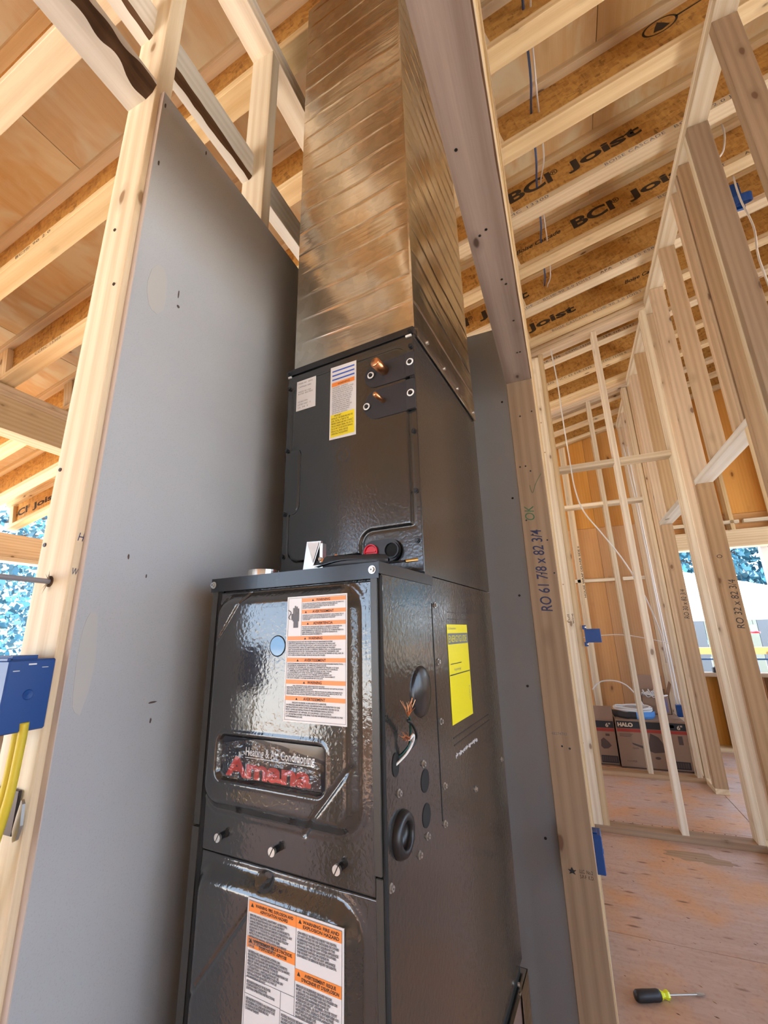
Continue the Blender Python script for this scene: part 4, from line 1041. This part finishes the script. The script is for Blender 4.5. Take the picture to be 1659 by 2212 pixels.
CL = ['AVERTISSEMENT   ADVERTENCIA', 'HIGH VOLTAGE! DISCONNECT ALL POWER', 'BEFORE SERVICING OR INSTALLING THIS', 'UNIT. MULTIPLE POWER SOURCES MAY BE', 'PRESENT. FAILURE TO DO SO MAY CAUSE', 'PROPERTY DAMAGE, PERSONAL INJURY', 'OR DEATH. THIS UNIT IS SHIPPED WITH', 'A DRY NITROGEN HOLDING CHARGE.', 'RELEASE PRESSURE SLOWLY BEFORE', 'REMOVING THE SEAL PLUGS. BRAZE', 'WITH NITROGEN FLOWING THROUGH.', 'USE ONLY APPROVED REFRIGERANT', 'AND MATCHED METERING DEVICE.', 'SEE THE MANUAL FOR DETAILS.']
lettering('\n'.join(CL), .0052, 'ink', MCt(.1415, .4620, -.0031), lb, w=.060)
lettering('\n'.join(['        IMPORTANT', 'INSTALLER: THE DRAIN PAN MUST BE', 'LEVEL. INSTALL A TRAP IN THE', 'PRIMARY DRAIN LINE AND CONNECT', 'THE SECONDARY DRAIN. FAILURE TO', 'DO SO MAY CAUSE WATER DAMAGE.', 'REPLACE ALL PANELS BEFORE', 'OPERATING THE EQUIPMENT.']), .0066, 'card_dk', MCt(.1400, .3865, -.0031), lb, w=.060)

# ---------------------------------------------------------------- supply duct
MD = MF @ Matrix.Translation((0, .187, FH + .0015 + CH))
duct = root('supply_duct', MD, label='tall shiny galvanized sheet metal duct rising from the coil cabinet to the roof', cat='duct')
DH = 3.372 - (FB + FH + .0015 + CH)
def bead(z): 
    q = (z / .0762) % 1.0; d = min(q, 1 - q) * .0762
    return .0022 * math.exp(-(d / .0026) ** 2)
def sheet(name, A, B, n_out, flare, mat='galv', nu=22):
    A, B = Vector(A), Vector(B); nz = 520; vs = []; fs = []
    for j in range(nz + 1):
        z = DH * j / nz
        for i in range(nu + 1):
            t = i / nu; p = A.lerp(B, t); e = sst(0, .07, t) * sst(0, .07, 1 - t)
            o = n_out * (e * bead(z) + flare(t, z) + .0035 * e * noise.noise(Vector((t * 2.2 + z * .3, z * 2.0, A.x * 9))) + .0012 * e * noise.noise(Vector((t * 6, z * 7, 4))))
            vs.append((p.x + o.x, p.y + o.y, z))
    for j in range(nz):
        for i in range(nu): a = j * (nu + 1) + i; fs.append((a, a + 1, a + nu + 2, a + nu + 1))
    return MB().add(vs, fs, mat).obj(name, duct, MD, True)
D0, D1, DD = .014, .3570, .478
sheet('front_sheet', (D0, 0, 0), (D1, 0, 0), Vector((0, -1, 0)), lambda t, z: 0)
sheet('right_sheet', (D1, 0, 0), (D1, DD, 0), Vector((1, 0, 0)), lambda t, z: .004 * t * sst(.3, 0, z))
sheet('back_sheet', (D1, DD, 0), (D0, DD, 0), Vector((0, 1, 0)), lambda t, z: 0, nu=4)
sheet('left_sheet', (D0, DD, 0), (D0, 0, 0), Vector((-1, 0, 0)), lambda t, z: 0, nu=4)
MB().box(D1 - .003, D1 + .0018, -.0035, .0005, 0, DH, 'galv').obj('corner_seam', duct, MD)
MB().box(D1 + .0006, D1 + .0045, .01, DD, -.018, .006, 'galv', .0006).obj('bottom_flange_strip', duct, MD)
for w_ in (.07, .19, .30, .46): MB().cyl((D1 + .003, w_, .004), (D1 + .0075, w_, .004), .0045, 'steel', n=8).obj('duct_screw', duct, MD)

# base: return plenum
MP = MF @ Matrix.Translation((0, 0, -FB))
pb = root('return_plenum', MP, label='low sheet metal base box under the furnace, coloured brown for shade, with thin metal flanges', cat='plenum')
MB().box(-.01, FW + .006, -.012, FD - .02, .006, FB - .016, 'shade_metal').obj('box', pb, MP)
MB().box(-.012, FW + .012, -.014, FD - .004, FB - .0140, FB - .0120, 'galv').box(FW + .0105, FW + .012, FD - .07, FD - .004, .002, FB - .012, 'galv').box(-.012, FW + .012, FD - .006, FD - .004, .002, FB - .012, 'darkmetal').obj('metal_flange', pb, MP)
MB().box(.02, FW - .004, .0, FD - .01, FB - .012, FB - .0005, 'gap').obj('gasket_gap', pb, MP)
MB().cyl((FW + .004, .60, FB - .004), (FW + .008, .60, FB - .004), .004, 'steel', n=8).obj('screw', pb, MP)
MB().box(-.012, FW + .012, -.014, FD - .004, .0, .006, 'darkmetal').obj('foot_flange', pb, MP)

# ---------------------------------------------------------------- things on the furnace top
MT = MF @ Matrix.Translation((0, 0, FH + .001))
tool = root('hand_seamer', MT @ Matrix.Translation((.165, .095, 0)), label='sheet metal hand tool with a silver jaw and black grip lying on the furnace', cat='hand tool')
TT = MT @ Matrix.Translation((.155, .085, 0))
mb = MB().add([(-.016, 0, .000), (.010, .0, .000), (.010, .0, .020), (.028, .0, .068), (-.006, .0, .070), (-.016, .006, .0), (.010, .006, 0), (.010, .006, .020), (.028, .006, .068), (-.006, .006, .070)],
              [(0, 1, 2, 3, 4), (9, 8, 7, 6, 5), (0, 5, 6, 1), (1, 6, 7, 2), (2, 7, 8, 3), (3, 8, 9, 4), (4, 9, 5, 0)], 'steel')
mb.obj('silver_jaw', tool, TT)
MB().add([(-.004, -.001, .066), (.020, -.001, .066), (.012, -.001, .030), (.010, -.001, .028)], [(3, 2, 1, 0)], 'copper').obj('jaw_facet', tool, TT) if False else MB().add([(-.004, -.0012, .068), (.024, -.0012, .066), (.010, -.0012, .026)], [(2, 1, 0)], 'paper').obj('jaw_facet', tool, TT)
MB().box(.024, .031, .001, .014, .026, .064, 'steel', .0008).box(.008, .034, -.001, .012, .014, .022, 'steel', .0008).obj('pivot_bracket', tool, TT)
mb = MB()
for p in ((.030, -.002, .031), (.036, -.002, .028), (.026, -.003, .010), (.033, -.003, .009), (.062, .004, .034)): mb.cyl(p, (p[0], p[1] - .004, p[2] + .001), .0042, 'copper' if p[0] > .034 else 'steel', n=6)
mb.obj('jaw_bolt', tool, TT)
mb = MB(); prof = [(0, .004), (.008, .0135), (.03, .0150), (.055, .0140), (.085, .0130), (.115, .0125), (.135, .010), (.14, .003)]
q = Matrix.Translation((.034, .000, .022)) @ Matrix.Rotation(math.radians(2), 4, 'Y') @ Matrix(((0, 0, 1, 0), (1, 0, 0, 0), (0, 1, 0, 0), (0, 0, 0, 1)))
mb.lathe([(r, z) for z, r in prof], 'rubber', q, 20); mb.obj('black_grip', tool, TT, True)
mb = MB()
for i in range(16):
    a = i / 15; b = (i + 1) / 15
    if i < 15:
        f_ = lambda t: (.235 + .115 * t, -.004 + .03 * t, .002 + .010 * math.sin(t * math.pi))
        p, r_ = f_(a), f_(b); mb.add([p, r_, (r_[0], r_[1] + .012, r_[2]), (p[0], p[1] + .012, p[2]), (p[0], p[1], p[2] - .0012), (r_[0], r_[1], r_[2] - .0012)], [(0, 1, 2, 3), (4, 5, 1, 0)], 'paint_smooth')
mb.obj('metal_strip', world=MT, label='thin bent dark metal strip lying on the front corner of the furnace top', cat='metal strip')
mb = MB().tube([(.300, .10, .015), (.322, .12, .018), (.343, .14, .022)], .0022, 'black', 8); mb.cyl((.338, .1345, .0205), (.356, .150, .024), .0034, 'brass', n=10)
mb.obj('brass_tipped_lead', world=MT, label='black lead with a brass tip resting beside the drain port', cat='cable')
mb = MB().lathe([(.0300, 0), (.0300, .017), (.0288, .017), (.0288, 0.0)], 'galv', Matrix.Translation((.062, .062, .0004)), 36)
mb.obj('vent_collar', world=MT, label='small shiny metal ring standing on the left of the furnace top', cat='ring')

# ---------------------------------------------------------------- blue outlet boxes, cables and clip on the near left stud
def outlet(name, world, label, group=None, hollow=True):
    r = root(name, world, label=label, cat='outlet box', group='blue outlet boxes')
    mb = MB().box(-.090, 0, -.060, 0, 0, .095, 'boxblue', .002)
    mb.obj('shell', r, world)
    MB().lathe([(.007, .0), (.006, .0012), (.0, .0006)], 'boxblue', world @ Matrix(((0, 0, 1, .0001), (1, 0, 0, -.030), (0, 1, 0, .048), (0, 0, 0, 1))), 18).obj('knockout', r)
    MB().box(-.088, -.002, -.062, -.058, .094, .098, 'boxblue', .0005).box(-.07, -.01, -.052, -.02, .0945, .1005, 'boxblue', .0005).obj('rim', r, world)
    MB().box(-.0002, .0006, -.036, -.026, .0875, .0895, 'paper').box(-.0002, .0006, -.054, -.046, .080, .0812, 'cable').box(-.0002, .0006, -.018, -.010, .083, .084, 'cable').obj('nail_slot', r, world)
    return r
outlet('outlet_box', Matrix.Translation((-.712, .4295, 1.110)), 'blue plastic outlet box nailed to the near left stud')
cb = root('yellow_cable', Matrix.Translation((-.73, .40, 1.11)), label='pair of yellow cables hanging from the blue box on the left stud', cat='cable', group=None)
for k, dx in enumerate((0, .013)):
    mb = MB().tube([(-.725 + dx, .402, 1.122), (-.728 + dx, .404, 1.09), (-.733 + dx, .405, 1.03), (-.745 + dx, .404, .97), (-.765 + dx, .402, .88), (-.80 + dx, .398, .74), (-.84 + dx, .395, .5)], .0058, 'romex', 8)
    mb.obj('cable_run', cb, smooth=True)
cl = root('cable_bracket', Matrix.Translation((-.76, .428, 1.0)), label='perforated dark metal cable bracket with a pale clip behind the yellow cables', cat='bracket')
mb = MB().box(-.80, -.735, .4245, .4285, .975, 1.030, 'darkmetal', .0008); mb.obj('perforated_plate', cl)
mb = MB()
for i in range(3):
    for j in range(3): mb.cyl((-.79 + i * .014, .4244, .984 + j * .016), (-.79 + i * .014, .4236, .984 + j * .016), .0033, 'steel', n=8)
mb.obj('plate_hole', cl)
MB().prism([(0, 0), (.006, .003), (.010, .02), (.007, .045), (.003, .050), (-.002, .030), (-.005, .012)], 0, .004, 'steel', on_y(-.722, .972, .424)).obj('pale_clip', cl)

oj = outlet('outlet_box', Matrix.Translation((.006, 1.60, .565)), 'blue outlet box low on the stud behind the wide opening jamb')
op = root('outlet_box', Matrix.Translation((.13, 3.394, 1.14)), label='blue outlet box on the corner post of the raked partition', cat='outlet box', group='blue outlet boxes')
MB().box(.086, .186, 3.372, 3.41, 1.135, 1.225, 'boxblue', .002).obj('shell', op)
MB().box(.076, .100, 3.376, 3.384, 1.222, 1.250, 'boxblue', .001).box(.076, .100, 3.376, 3.384, 1.110, 1.138, 'boxblue', .001).obj('ear', op)
for zz in (1.236, 1.124): MB().cyl((.090, 3.376, zz), (.098, 3.372, zz), .005, 'steel', n=10).obj('nail', op)
of = root('outlet_box', Matrix.Translation((.845, 5.0, .42)), label='blue outlet box hanging low in the far room beside the boxes', cat='outlet box', group='blue outlet boxes')
MB().box(.806, .856, 4.96, 5.02, .43, .53, 'boxblue', .003).obj('shell', of)

# ---------------------------------------------------------------- cables in the ceiling and walls
def cab_(name, pts, r, m, label):
    MB().tube(pts, r, m, 7).obj(name, world=Matrix(), smooth=True, label=label, cat='cable', group='white cables in the framing' if name == 'white_cable' else ('pale cables hanging from the joists' if name == 'grey_cable' else None))
zw = zroof(.13)
seq = []
for k in range(1, 7):
    yk = far(k) - .0445
    seq += [(.145, yk, zroof(.14) + .17), (.150, yk + .20, zroof(.14) + .115 + .02 * math.sin(k * 2.3))]
cab_('blue_cable', seq[:11], .0055, 'cableblue', 'dark blue cable threaded through the ceiling joists')
cab_('white_cable', [(p[0] + .03 + .012 * math.sin(i * 1.7), p[1] + .01, p[2] + .02 * math.cos(i)) for i, p in enumerate(seq)], .0040, 'cable', 'white cable threaded through the ceiling joists beside the blue one')
cab_('white_cable', [(.143, 3.40, 3.49), (.143, 3.37, 3.43), (.154, 3.37, 3.13), (.152, 3.37, 2.83), (.157, 3.37, 2.45), (.163, 3.37, 2.24), (.197, 3.36, 2.06), (.293, 3.36, 1.88), (.40, 3.38, 1.68), (.50, 3.50, 1.46), (.62, 3.9, 1.2), (.72, 4.5, 1.0), (.80, 5.0, .9)], .0048, 'cable', 'long white cable drooping across the bays of the raked partition')
cab_('white_cable', [(.80, 5.10, 3.2), (.805, 5.02, 2.5), (.81, 4.99, 1.9), (.815, 4.99, 1.3), (.815, 4.99, .53)], .006, 'cable', 'white cable dropping down the far stud to the hanging blue box')
cab_('white_cable', [(.85, 5.19, 3.2), (.845, 5.14, 2.4), (.843, 5.09, 1.6), (.848, 5.06, 1.0), (.848, 5.03, .53)], .006, 'cable', 'second white cable beside it dropping to the hanging blue box')
cab_('white_cable', [(.07, 4.9, 1.135), (.3, 4.92, 1.16), (.5, 4.93, 1.155), (.75, 4.94, 1.10), (.86, 4.95, 1.07)], .004, 'cable', 'thin white cable strung level across the far room')
cab_('white_cable', [(.12, 4.85, .66), (.20, 4.86, .73), (.32, 4.88, .74), (.42, 4.90, .70), (.50, 4.92, .60), (.54, 4.95, .52)], .006, 'cable', 'loose white cable arching out of the coil on the boxes')
cab_('grey_cable', [(1.125, 2.31, 3.90), (1.118, 2.3, 3.816), (1.07, 2.26, 3.66), (.994, 2.2, 3.55)], .005, 'cable', 'short pale cable hanging from a joist above the hall wall')
cab_('grey_cable', [(1.25, 2.62, 3.84), (1.22, 2.56, 3.6), (1.16, 2.4, 3.25), (1.093, 2.3, 2.97), (1.08, 2.25, 2.6)], .005, 'cable', 'pale cable hanging past the round blue ceiling box')
jb = root('ceiling_box', Matrix.Translation((1.27, 2.64, 3.62)), label='round blue ceiling box with a cable beyond the hall wall', cat='junction box')
MB().lathe([(0, .045), (.045, .045), (.05, .0), (.045, .0), (.04, .04), (0, .04)], 'boxblue', Matrix.Translation((1.27, 2.66, 3.66)) @ Matrix.Rotation(.5, 4, 'X'), 22).obj('shell', jb)
MB().box(1.24, 1.30, 2.70, 2.715, 3.66, 3.86, 'boxblue').obj('bracket', jb)

# ---------------------------------------------------------------- cartons and wire in the far room
def carton(world, L, D, H, label, flap=True, big=True, sd=0):
    r = root('carton', world, label=label, cat='box', group='printed light cartons')
    MB().box(0, L, 0, D, 0, H, 'card', .003).obj('body', r, world)
    fr = lambda u, z: world @ Matrix(((1, 0, 0, u), (0, 0, -1, -.0008), (0, 1, 0, z), (0, 0, 0, 1)))
    def pr(a, b, c, d, m, nm='printed_band'): MB().box(a, b, -.0015, -.0004, c, d, m).obj(nm, r, world)
    pr(.005, L - .005, H - .075, H - .015, 'card_blk'); pr(.005, L - .005, H - .105, H - .078, 'card_red')
    if big: lettering('HALO', .05, 'card_txt', fr(.015, H - .060) @ Matrix.Translation((0, 0, .0012)), r, w=.125, h=.036, bold=.003)
    lettering('6"', .05, 'card_txt', fr(L - .075, H - .066) @ Matrix.Translation((0, 0, .0012)), r, w=.042, h=.036, bold=.001)
    if big:
        for i in range(3): pr(.02, .13 - .01 * i, H - .125 - i * .010, H - .122 - i * .010, 'card_dk', 'printed_line')
        pr(L - .13, L - .095, H - .056, H - .030, 'card_txt', 'printed_mark')
        lettering('COOPER', .02, 'card_dk', fr(.05, .055), r, w=.08); lettering('Qwik', .02, 'card_dk', fr(.11, .165), r, w=.05)
        mb = MB(); mb.prism([(.24, .20), (.27, .30), (.33, .27), (.37, .20), (.36, .15), (.28, .14), (.12, .20), (.11, .215), (.24, .18)], 0, .0006, 'card_dk', fr(0, 0)); mb.obj('printed_picture', r)
        mb = MB(); mb.prism([(.30 + .022 * math.cos(a), .10 + .011 * math.sin(a)) for a in [2 * math.pi * i / 14 for i in range(14)]], 0, .0006, 'card_dk', fr(0, 0)); mb.obj('printed_picture', r)
        pr(L - .08, L - .045, .22, .29, 'card_dk', 'printed_mark')
    else:
        mb = MB(); mb.prism([(.03, .16), (.035, .215), (.06, .235), (.10, .20), (.12, .17), (.09, .145), (.05, .14)], 0, .0006, 'card_dk', fr(0, 0)); mb.obj('printed_picture', r)
        pr(.08, .115, H - .145, H - .125, 'card_dk', 'printed_mark')
    a0 = L - .16 if big else .02
    pr(a0, a0 + .14, .025, .085, 'card_blk', 'printed_panel')
    mbt = MB()
    for i in range(7): mbt.box(a0 + .006 + i * .018, a0 + .020 + i * .018, -.0022, -.0016, .035, .078, 'card_dk')
    mbt.obj('printed_grid', r, world)
    pr(.0, L, .008, .014, 'card_blk', 'printed_line')
    if flap:
        if not big:
            MB().box(0, L, 0, .004, H, H + .115, 'card_in').obj('open_flap', r, world)
    return r
carton(Matrix.Translation((.275, 4.86, 0)) @ Matrix.Rotation(math.radians(0), 4, 'Z'), .56, .54, .408, 'brown printed light carton lying on the far room floor, the wider of two', big=True)
carton(Matrix.Translation((.098, 4.90, 0)), .165, .36, .395, 'narrow brown printed carton with raised flap at the left of the wider one', big=False)
oc = root('open_carton', Matrix.Translation((.66, 5.29, .41)), label='open plain carton with spilling white wire on top of the wide carton', cat='box')
MB().box(.56, .80, 5.20, 5.206, .410, .575, 'card').box(.56, .80, 5.38, 5.386, .41, .62, 'card').box(.56, .566, 5.2, 5.38, .41, .575, 'card').box(.794, .80, 5.2, 5.38, .41, .575, 'card').box(.56, .80, 5.2, 5.38, .409, .413, 'card').obj('body', oc)
MB().add([(.56, 5.38, .58), (.78, 5.38, .58), (.80, 5.44, .74), (.57, 5.44, .75)], [(0, 1, 2, 3)], 'card_in').add([(.80, 5.2, .575), (.80, 5.38, .575), (.845, 5.36, .70), (.84, 5.22, .68)], [(0, 1, 2, 3)], 'card_in').obj('open_flap', oc)
lettering('SQUARE D', .03, 'blueink', on_y(.775, .43, 5.1985, R90), oc, w=.12)
mb = MB()
for i in range(14):
    a = rnd.uniform(0, 1); mb.tube([(.58 + .02 * i * .6, 5.24, .56), (.57 + .012 * i, 5.19, .60 + .04 * a), (.60 + .012 * i, 5.18, .59 - .03 * a), (.66 + .010 * i, 5.20, .585)], .0045, 'cable', 6, 4)
mb.obj('wire_bundle', label='tangle of white wires spilling out of the open carton', cat='wire', kind='stuff')
cr = root('cable_coil', Matrix.Translation((.44, 5.0, .41)), label='coil of white cable in blue and black wrap lying on the wide carton', cat='cable coil')
mb = MB()
for i in range(9):
    R_ = .155 - .008 * (i % 3); z = .475 + .010 * (i // 3)
    mb.tube([(.45 + R_ * 1.05 * math.cos(a), 5.02 + R_ * .9 * math.sin(a), z + .006 * math.sin(a * 2 + i)) for a in [2 * math.pi * j / 14 for j in range(15)]], .0055, 'cable', 6, 3)
mb.obj('cable_loops', cr, kind='stuff')
for a0, a1, m_ in ((math.pi * .95, math.pi * 1.52, 'card_blk'), (math.pi * 1.52, math.pi * 2.05, 'foil')):
    vs = []; fs = []
    for i in range(13):
        a = a0 + (a1 - a0) * i / 12
        for z, k in ((.410, 1.0), (.43, 1.06), (.47, 1.05)): vs.append((.45 + .172 * k * math.cos(a), 5.02 + .148 * k * math.sin(a), z + .004 * noise.noise(Vector((a * 5, z, 1)))))
    for i in range(12):
        for j in range(2): b = i * 3 + j; fs.append((b, b + 3, b + 4, b + 1))
    MB().add(vs, fs, m_).obj('plastic_wrap', cr)

# ---------------------------------------------------------------- screwdriver on the floor
A0, A1 = Vector((.045, 2.030, .0175)), Vector((.268, 2.145, .006))
dv = (A1 - A0); Ld = dv.length
MSD = Matrix.Translation(A0) @ dv.to_track_quat('X', 'Z').to_matrix().to_4x4()
sd = root('screwdriver', MSD, label='stubby screwdriver with black grip and fluorescent collar on the floor', cat='screwdriver')
q = Matrix(((0, 0, 1, 0), (1, 0, 0, 0), (0, 1, 0, 0), (0, 0, 0, 1)))
MB().lathe([(0, 0), (.012, .001), (.0165, .008), (.0172, .03), (.0165, .060), (.0168, .080), (.015, .088), (0, .089)], 'rubber', q, 18).obj('grip', sd, MSD, True)
MB().lathe([(.011, .088), (.0135, .092), (.010, .100), (.0095, .104), (.0135, .113), (.0125, .120), (0, .121)], 'yellgrip', q, 6).obj('collar', sd, MSD)
mb = MB().cyl((.12, 0, 0), (.225, 0, -.001), .0032, 'steel', n=10); mb.obj('shaft', sd, MSD)
MB().add([(.222, -.0035, -.003), (.222, .0035, -.003), (.222, .0035, .0025), (.222, -.0035, .0025), (.236, -.0055, -.002), (.236, .0055, -.002), (.236, .0055, .001), (.236, -.0055, .001), (.251, -.0045, -.001), (.251, .0045, -.001), (.251, .0045, 0), (.251, -.0045, 0)],
         [(3, 2, 1, 0), (0, 1, 5, 4), (1, 2, 6, 5), (2, 3, 7, 6), (3, 0, 4, 7), (4, 5, 9, 8), (5, 6, 10, 9), (6, 7, 11, 10), (7, 4, 8, 11), (8, 9, 10, 11)], 'steel').obj('blade', sd, MSD)
# floor stain and dirt
mb = MB(); pts = []
for i in range(40):
    a = 2 * math.pi * i / 40; k = 1 + .5 * noise.noise(Vector((math.cos(a) * 2.5, math.sin(a) * 2.5, 4.4)))
    pts.append((.50 + .15 * k * math.cos(a) - .04 * math.sin(a), 3.22 + .055 * k * math.sin(a)))
mb.prism(pts, .0002, .0005, 'stud_brown'); mb.obj('floor_stain', floor)
mb = MB()
for i in range(70):
    x, y = rnd.uniform(.0, .85), rnd.uniform(1.7, 3.3); r = rnd.uniform(.001, .0038)
    a = rnd.uniform(-.9, -.3); dx, dy = r * 2.2 * math.cos(a), r * 2.2 * math.sin(a)
    mb.prism([(x - dx, y - dy), (x + dy * .3, y - dx * .3), (x + dx, y + dy), (x - dy * .3, y + dx * .3)], .0002, .0008, 'stud_brown' if i % 3 else 'card_dk')
for i in range(14):
    mb.cyl((.05 + .055 * i, 3.60, .0002), (.05 + .055 * i, 3.60, .0008), .004, 'card_dk', n=6)
mb.obj('floor_debris', floor, kind='stuff')

# ---------------------------------------------------------------- outside
gr = MB().box(-45, -3.3, -40, 60, -.62, -.60, 'ground').box(-3.3, 45, 5.95, 60, -.62, -.60, 'ground').box(-3.3, 45, -40, -3.4, -.62, -.60, 'ground').box(3.8, 45, -3.4, 5.95, -.62, -.60, 'ground').obj('ground', kind='structure', label='pale sunlit ground around the house')
pf = root('porch_deck', kind='structure', label='wooden porch floor outside the left opening')
for i in range(15): board('deck_board', -5.35 + i * .14, -5.215 + i * .14, -3.2, 6.0, -.12, -.09, 'deck', pf)
fd = root('deck_rail', Matrix.Translation((2.5, 7.6, .2)), label='orange wood deck rail outside the far window', cat='railing')
board('top_rail', .5, 5.5, 7.55, 7.66, .84, .93, 'deck', fd)
board('lower_rail', .5, 5.5, 7.59, 7.61, .762, .782, 'bluepole', fd)
for x in (.6, 1.95, 3.4, 4.8): board('post', x, x + .09, 7.56, 7.65, -.6, .84, 'deck', fd)
cn = root('canopy_tent', Matrix.Translation((3.6, 12, -.6)), label='white pop up canopy tent outside the far window', cat='tent')
cx0, cx1, cy0, cy1, zc, zp = 1.5, 5.2, 11.0, 14.0, 1.60, 2.75
pk = ((cx0 + .8), 12.5, zp - .1)
pk = (2.72, 12.5, 2.50)
MB().add([(cx0, cy0, zc), (cx1, cy0, zc), (cx1, cy1, zc), (cx0, cy1, zc), pk], [(0, 1, 4), (1, 2, 4), (2, 3, 4), (3, 0, 4)], 'canvas').obj('canopy_top', cn)
MB().box(cx0, cx1, cy0 - .01, cy0, zc - .28, zc, 'canvas').box(cx0 - .01, cx0, cy0, cy1, zc - .28, zc, 'canvas').box(cx1, cx1 + .01, cy0, cy1, zc - .28, zc, 'canvas').obj('valance', cn)
for x in (cx0 + .03, cx1 - .03): 
    for y in (cy0 + .03, cy1 - .03): MB().cyl((x, y, -.6), (x, y, zc), .025, 'tpost', n=8).obj('leg', cn)
hb_ = root('shed_wall', Matrix.Translation((4, 15, -.6)), label='pale sided outbuilding wall behind the canopy tent', cat='building')
for i in range(26):
    x = -.5 + i * .4; board('siding_board', x, x + .385, 15.0, 15.04, -.6, 2.1, 'siding' if i % 5 not in (3, 4) else 'siding2', hb_, ch=0)
board('roof_edge', -.8, 10.2, 14.8, 15.3, 2.1, 2.2, 'canvas', hb_, ch=0)
hf = root('bird_feeder', Matrix.Translation((2.27, 7.4, 1.10)), label='small red and white bird feeder hanging outside the far window', cat='bird feeder')
MB().lathe([(0, .10), (.03, .095), (.034, .05), (.03, .02)], 'white', Matrix.Translation((2.27, 7.4, 1.125)), 14).obj('bottle', hf)
MB().lathe([(0, 0), (.055, .0), (.06, .018), (.03, .026), (0, .026)], 'redplug', Matrix.Translation((2.27, 7.4, 1.115)), 16).obj('red_tray', hf)
MB().cyl((2.27, 7.4, 1.22), (2.27, 7.4, 2.46), .003, 'black', n=6).cyl((2.27, 7.4, 2.46), (2.62, 7.4, 2.46), .006, 'black', n=6).cyl((2.62, 7.4, -.60), (2.62, 7.4, 2.47), .008, 'black', n=8).obj('hook_pole', hf)
bl = MB().cyl((2.36, 7.8, -.6), (2.30, 7.8, 1.36), .025, 'bluepole', n=10).obj('blue_pole', label='thin blue pole standing outside the far window', cat='pole')
MB().box(2.06, 2.13, 5.95, 6.02, -.6, 3.6, 'tpost', .003).obj('white_post', label='white post close outside the right side of the far window', cat='post')
for x, lb_ in ((1.33, 'left of two small dark rounded cases on the far window sill'), (1.46, 'right of two small dark rounded cases on the far window sill')):
    MB().prism([(0, 0), (.09, 0), (.095, .03), (.08, .055), (.03, .06), (.0, .045)], 0, .05, 'card_blk', Matrix(((1, 0, 0, x), (0, 0, 1, YF + .02), (0, 1, 0, .7515), (0, 0, 0, 1)))).obj('case', label=lb_, cat='case', group='cases on the far window sill')
MB().cyl((1.435, YF + .04, .7505), (1.435, YF + .04, .80), .014, 'white', n=14).obj('cup', label='small white cup between the two dark cases on the far sill', cat='cup')

def tree(x, y, h, r, seed, label):
    rr = random.Random(seed)
    t = root('tree', Matrix.Translation((x, y, -.6)), label=label, cat='tree', group='trees around the house')
    mb = MB().tube([(x, y, -.6), (x + .1, y, h * .3), (x - .1, y + .1, h * .6), (x, y, h * .9)], .14, 'card_dk', 8, 3)
    for i in range(10):
        a = rr.uniform(0, 6.28); z = h * rr.uniform(.15, .75); q_ = r * rr.uniform(.5, .9)
        mb.tube([(x, y, z), (x + q_ * .5 * math.cos(a), y + q_ * .5 * math.sin(a), z + .3), (x + q_ * math.cos(a), y + q_ * math.sin(a), z + .5)], .04, 'card_dk', 5, 2)
    mb.obj('trunk', t)
    mb = MB(); vs1 = []; vs2 = []
    fs1 = []; fs2 = []
    big_ = 1.9 if y > 15 else 1.0
    for i in range(6500):
        a = rr.uniform(0, 6.28); ph = rr.uniform(-1, 1); q_ = r * rr.random() ** .4
        z = h * .52 + ph * h * .5; k = math.sqrt(max(0.05, 1 - ph * ph * .8))
        c = Vector((x + q_ * k * math.cos(a), y + q_ * k * math.sin(a), z))
        s0 = rr.uniform(.05, .11) * big_; d1 = Vector((rr.gauss(0, 1), rr.gauss(0, 1), rr.gauss(0, 1))).normalized(); d2 = d1.cross(Vector((rr.gauss(0, 1), rr.gauss(0, 1), rr.gauss(0, 1)))).normalized()
        vs, fs = (vs1, fs1) if rr.random() < .55 else (vs2, fs2)
        b = len(vs); vs += [c - d1 * s0, c + d2 * s0 * .6, c + d1 * s0, c - d2 * s0 * .6]; fs.append((b, b + 1, b + 2, b + 3))
    mb.add(vs1, fs1, 'leaf'); mb.add(vs2, fs2, 'leaf2')
    mb.obj('foliage', t, kind='stuff')
for i, (x, y, h, r, lb_) in enumerate(((-11.5, 4.4, 6.5, 2.1, 'leafy tree nearest the porch outside the left opening'), (-14.5, 9.4, 7.0, 2.6, 'leafy tree further along outside the left opening'), (-11.5, -.6, 6.5, 2.1, 'leafy tree at the near end outside the left opening'),
    (.4, 20.5, 8.5, 2.4, 'leafy tree furthest left behind the canopy tent'), (5.6, 19.5, 8.0, 2.5, 'leafy tree straight behind the canopy tent'), (10.9, 20.0, 8.5, 2.4, 'leafy tree to the right behind the canopy tent'))):
    tree(x, y, h, r, i + 3, lb_)
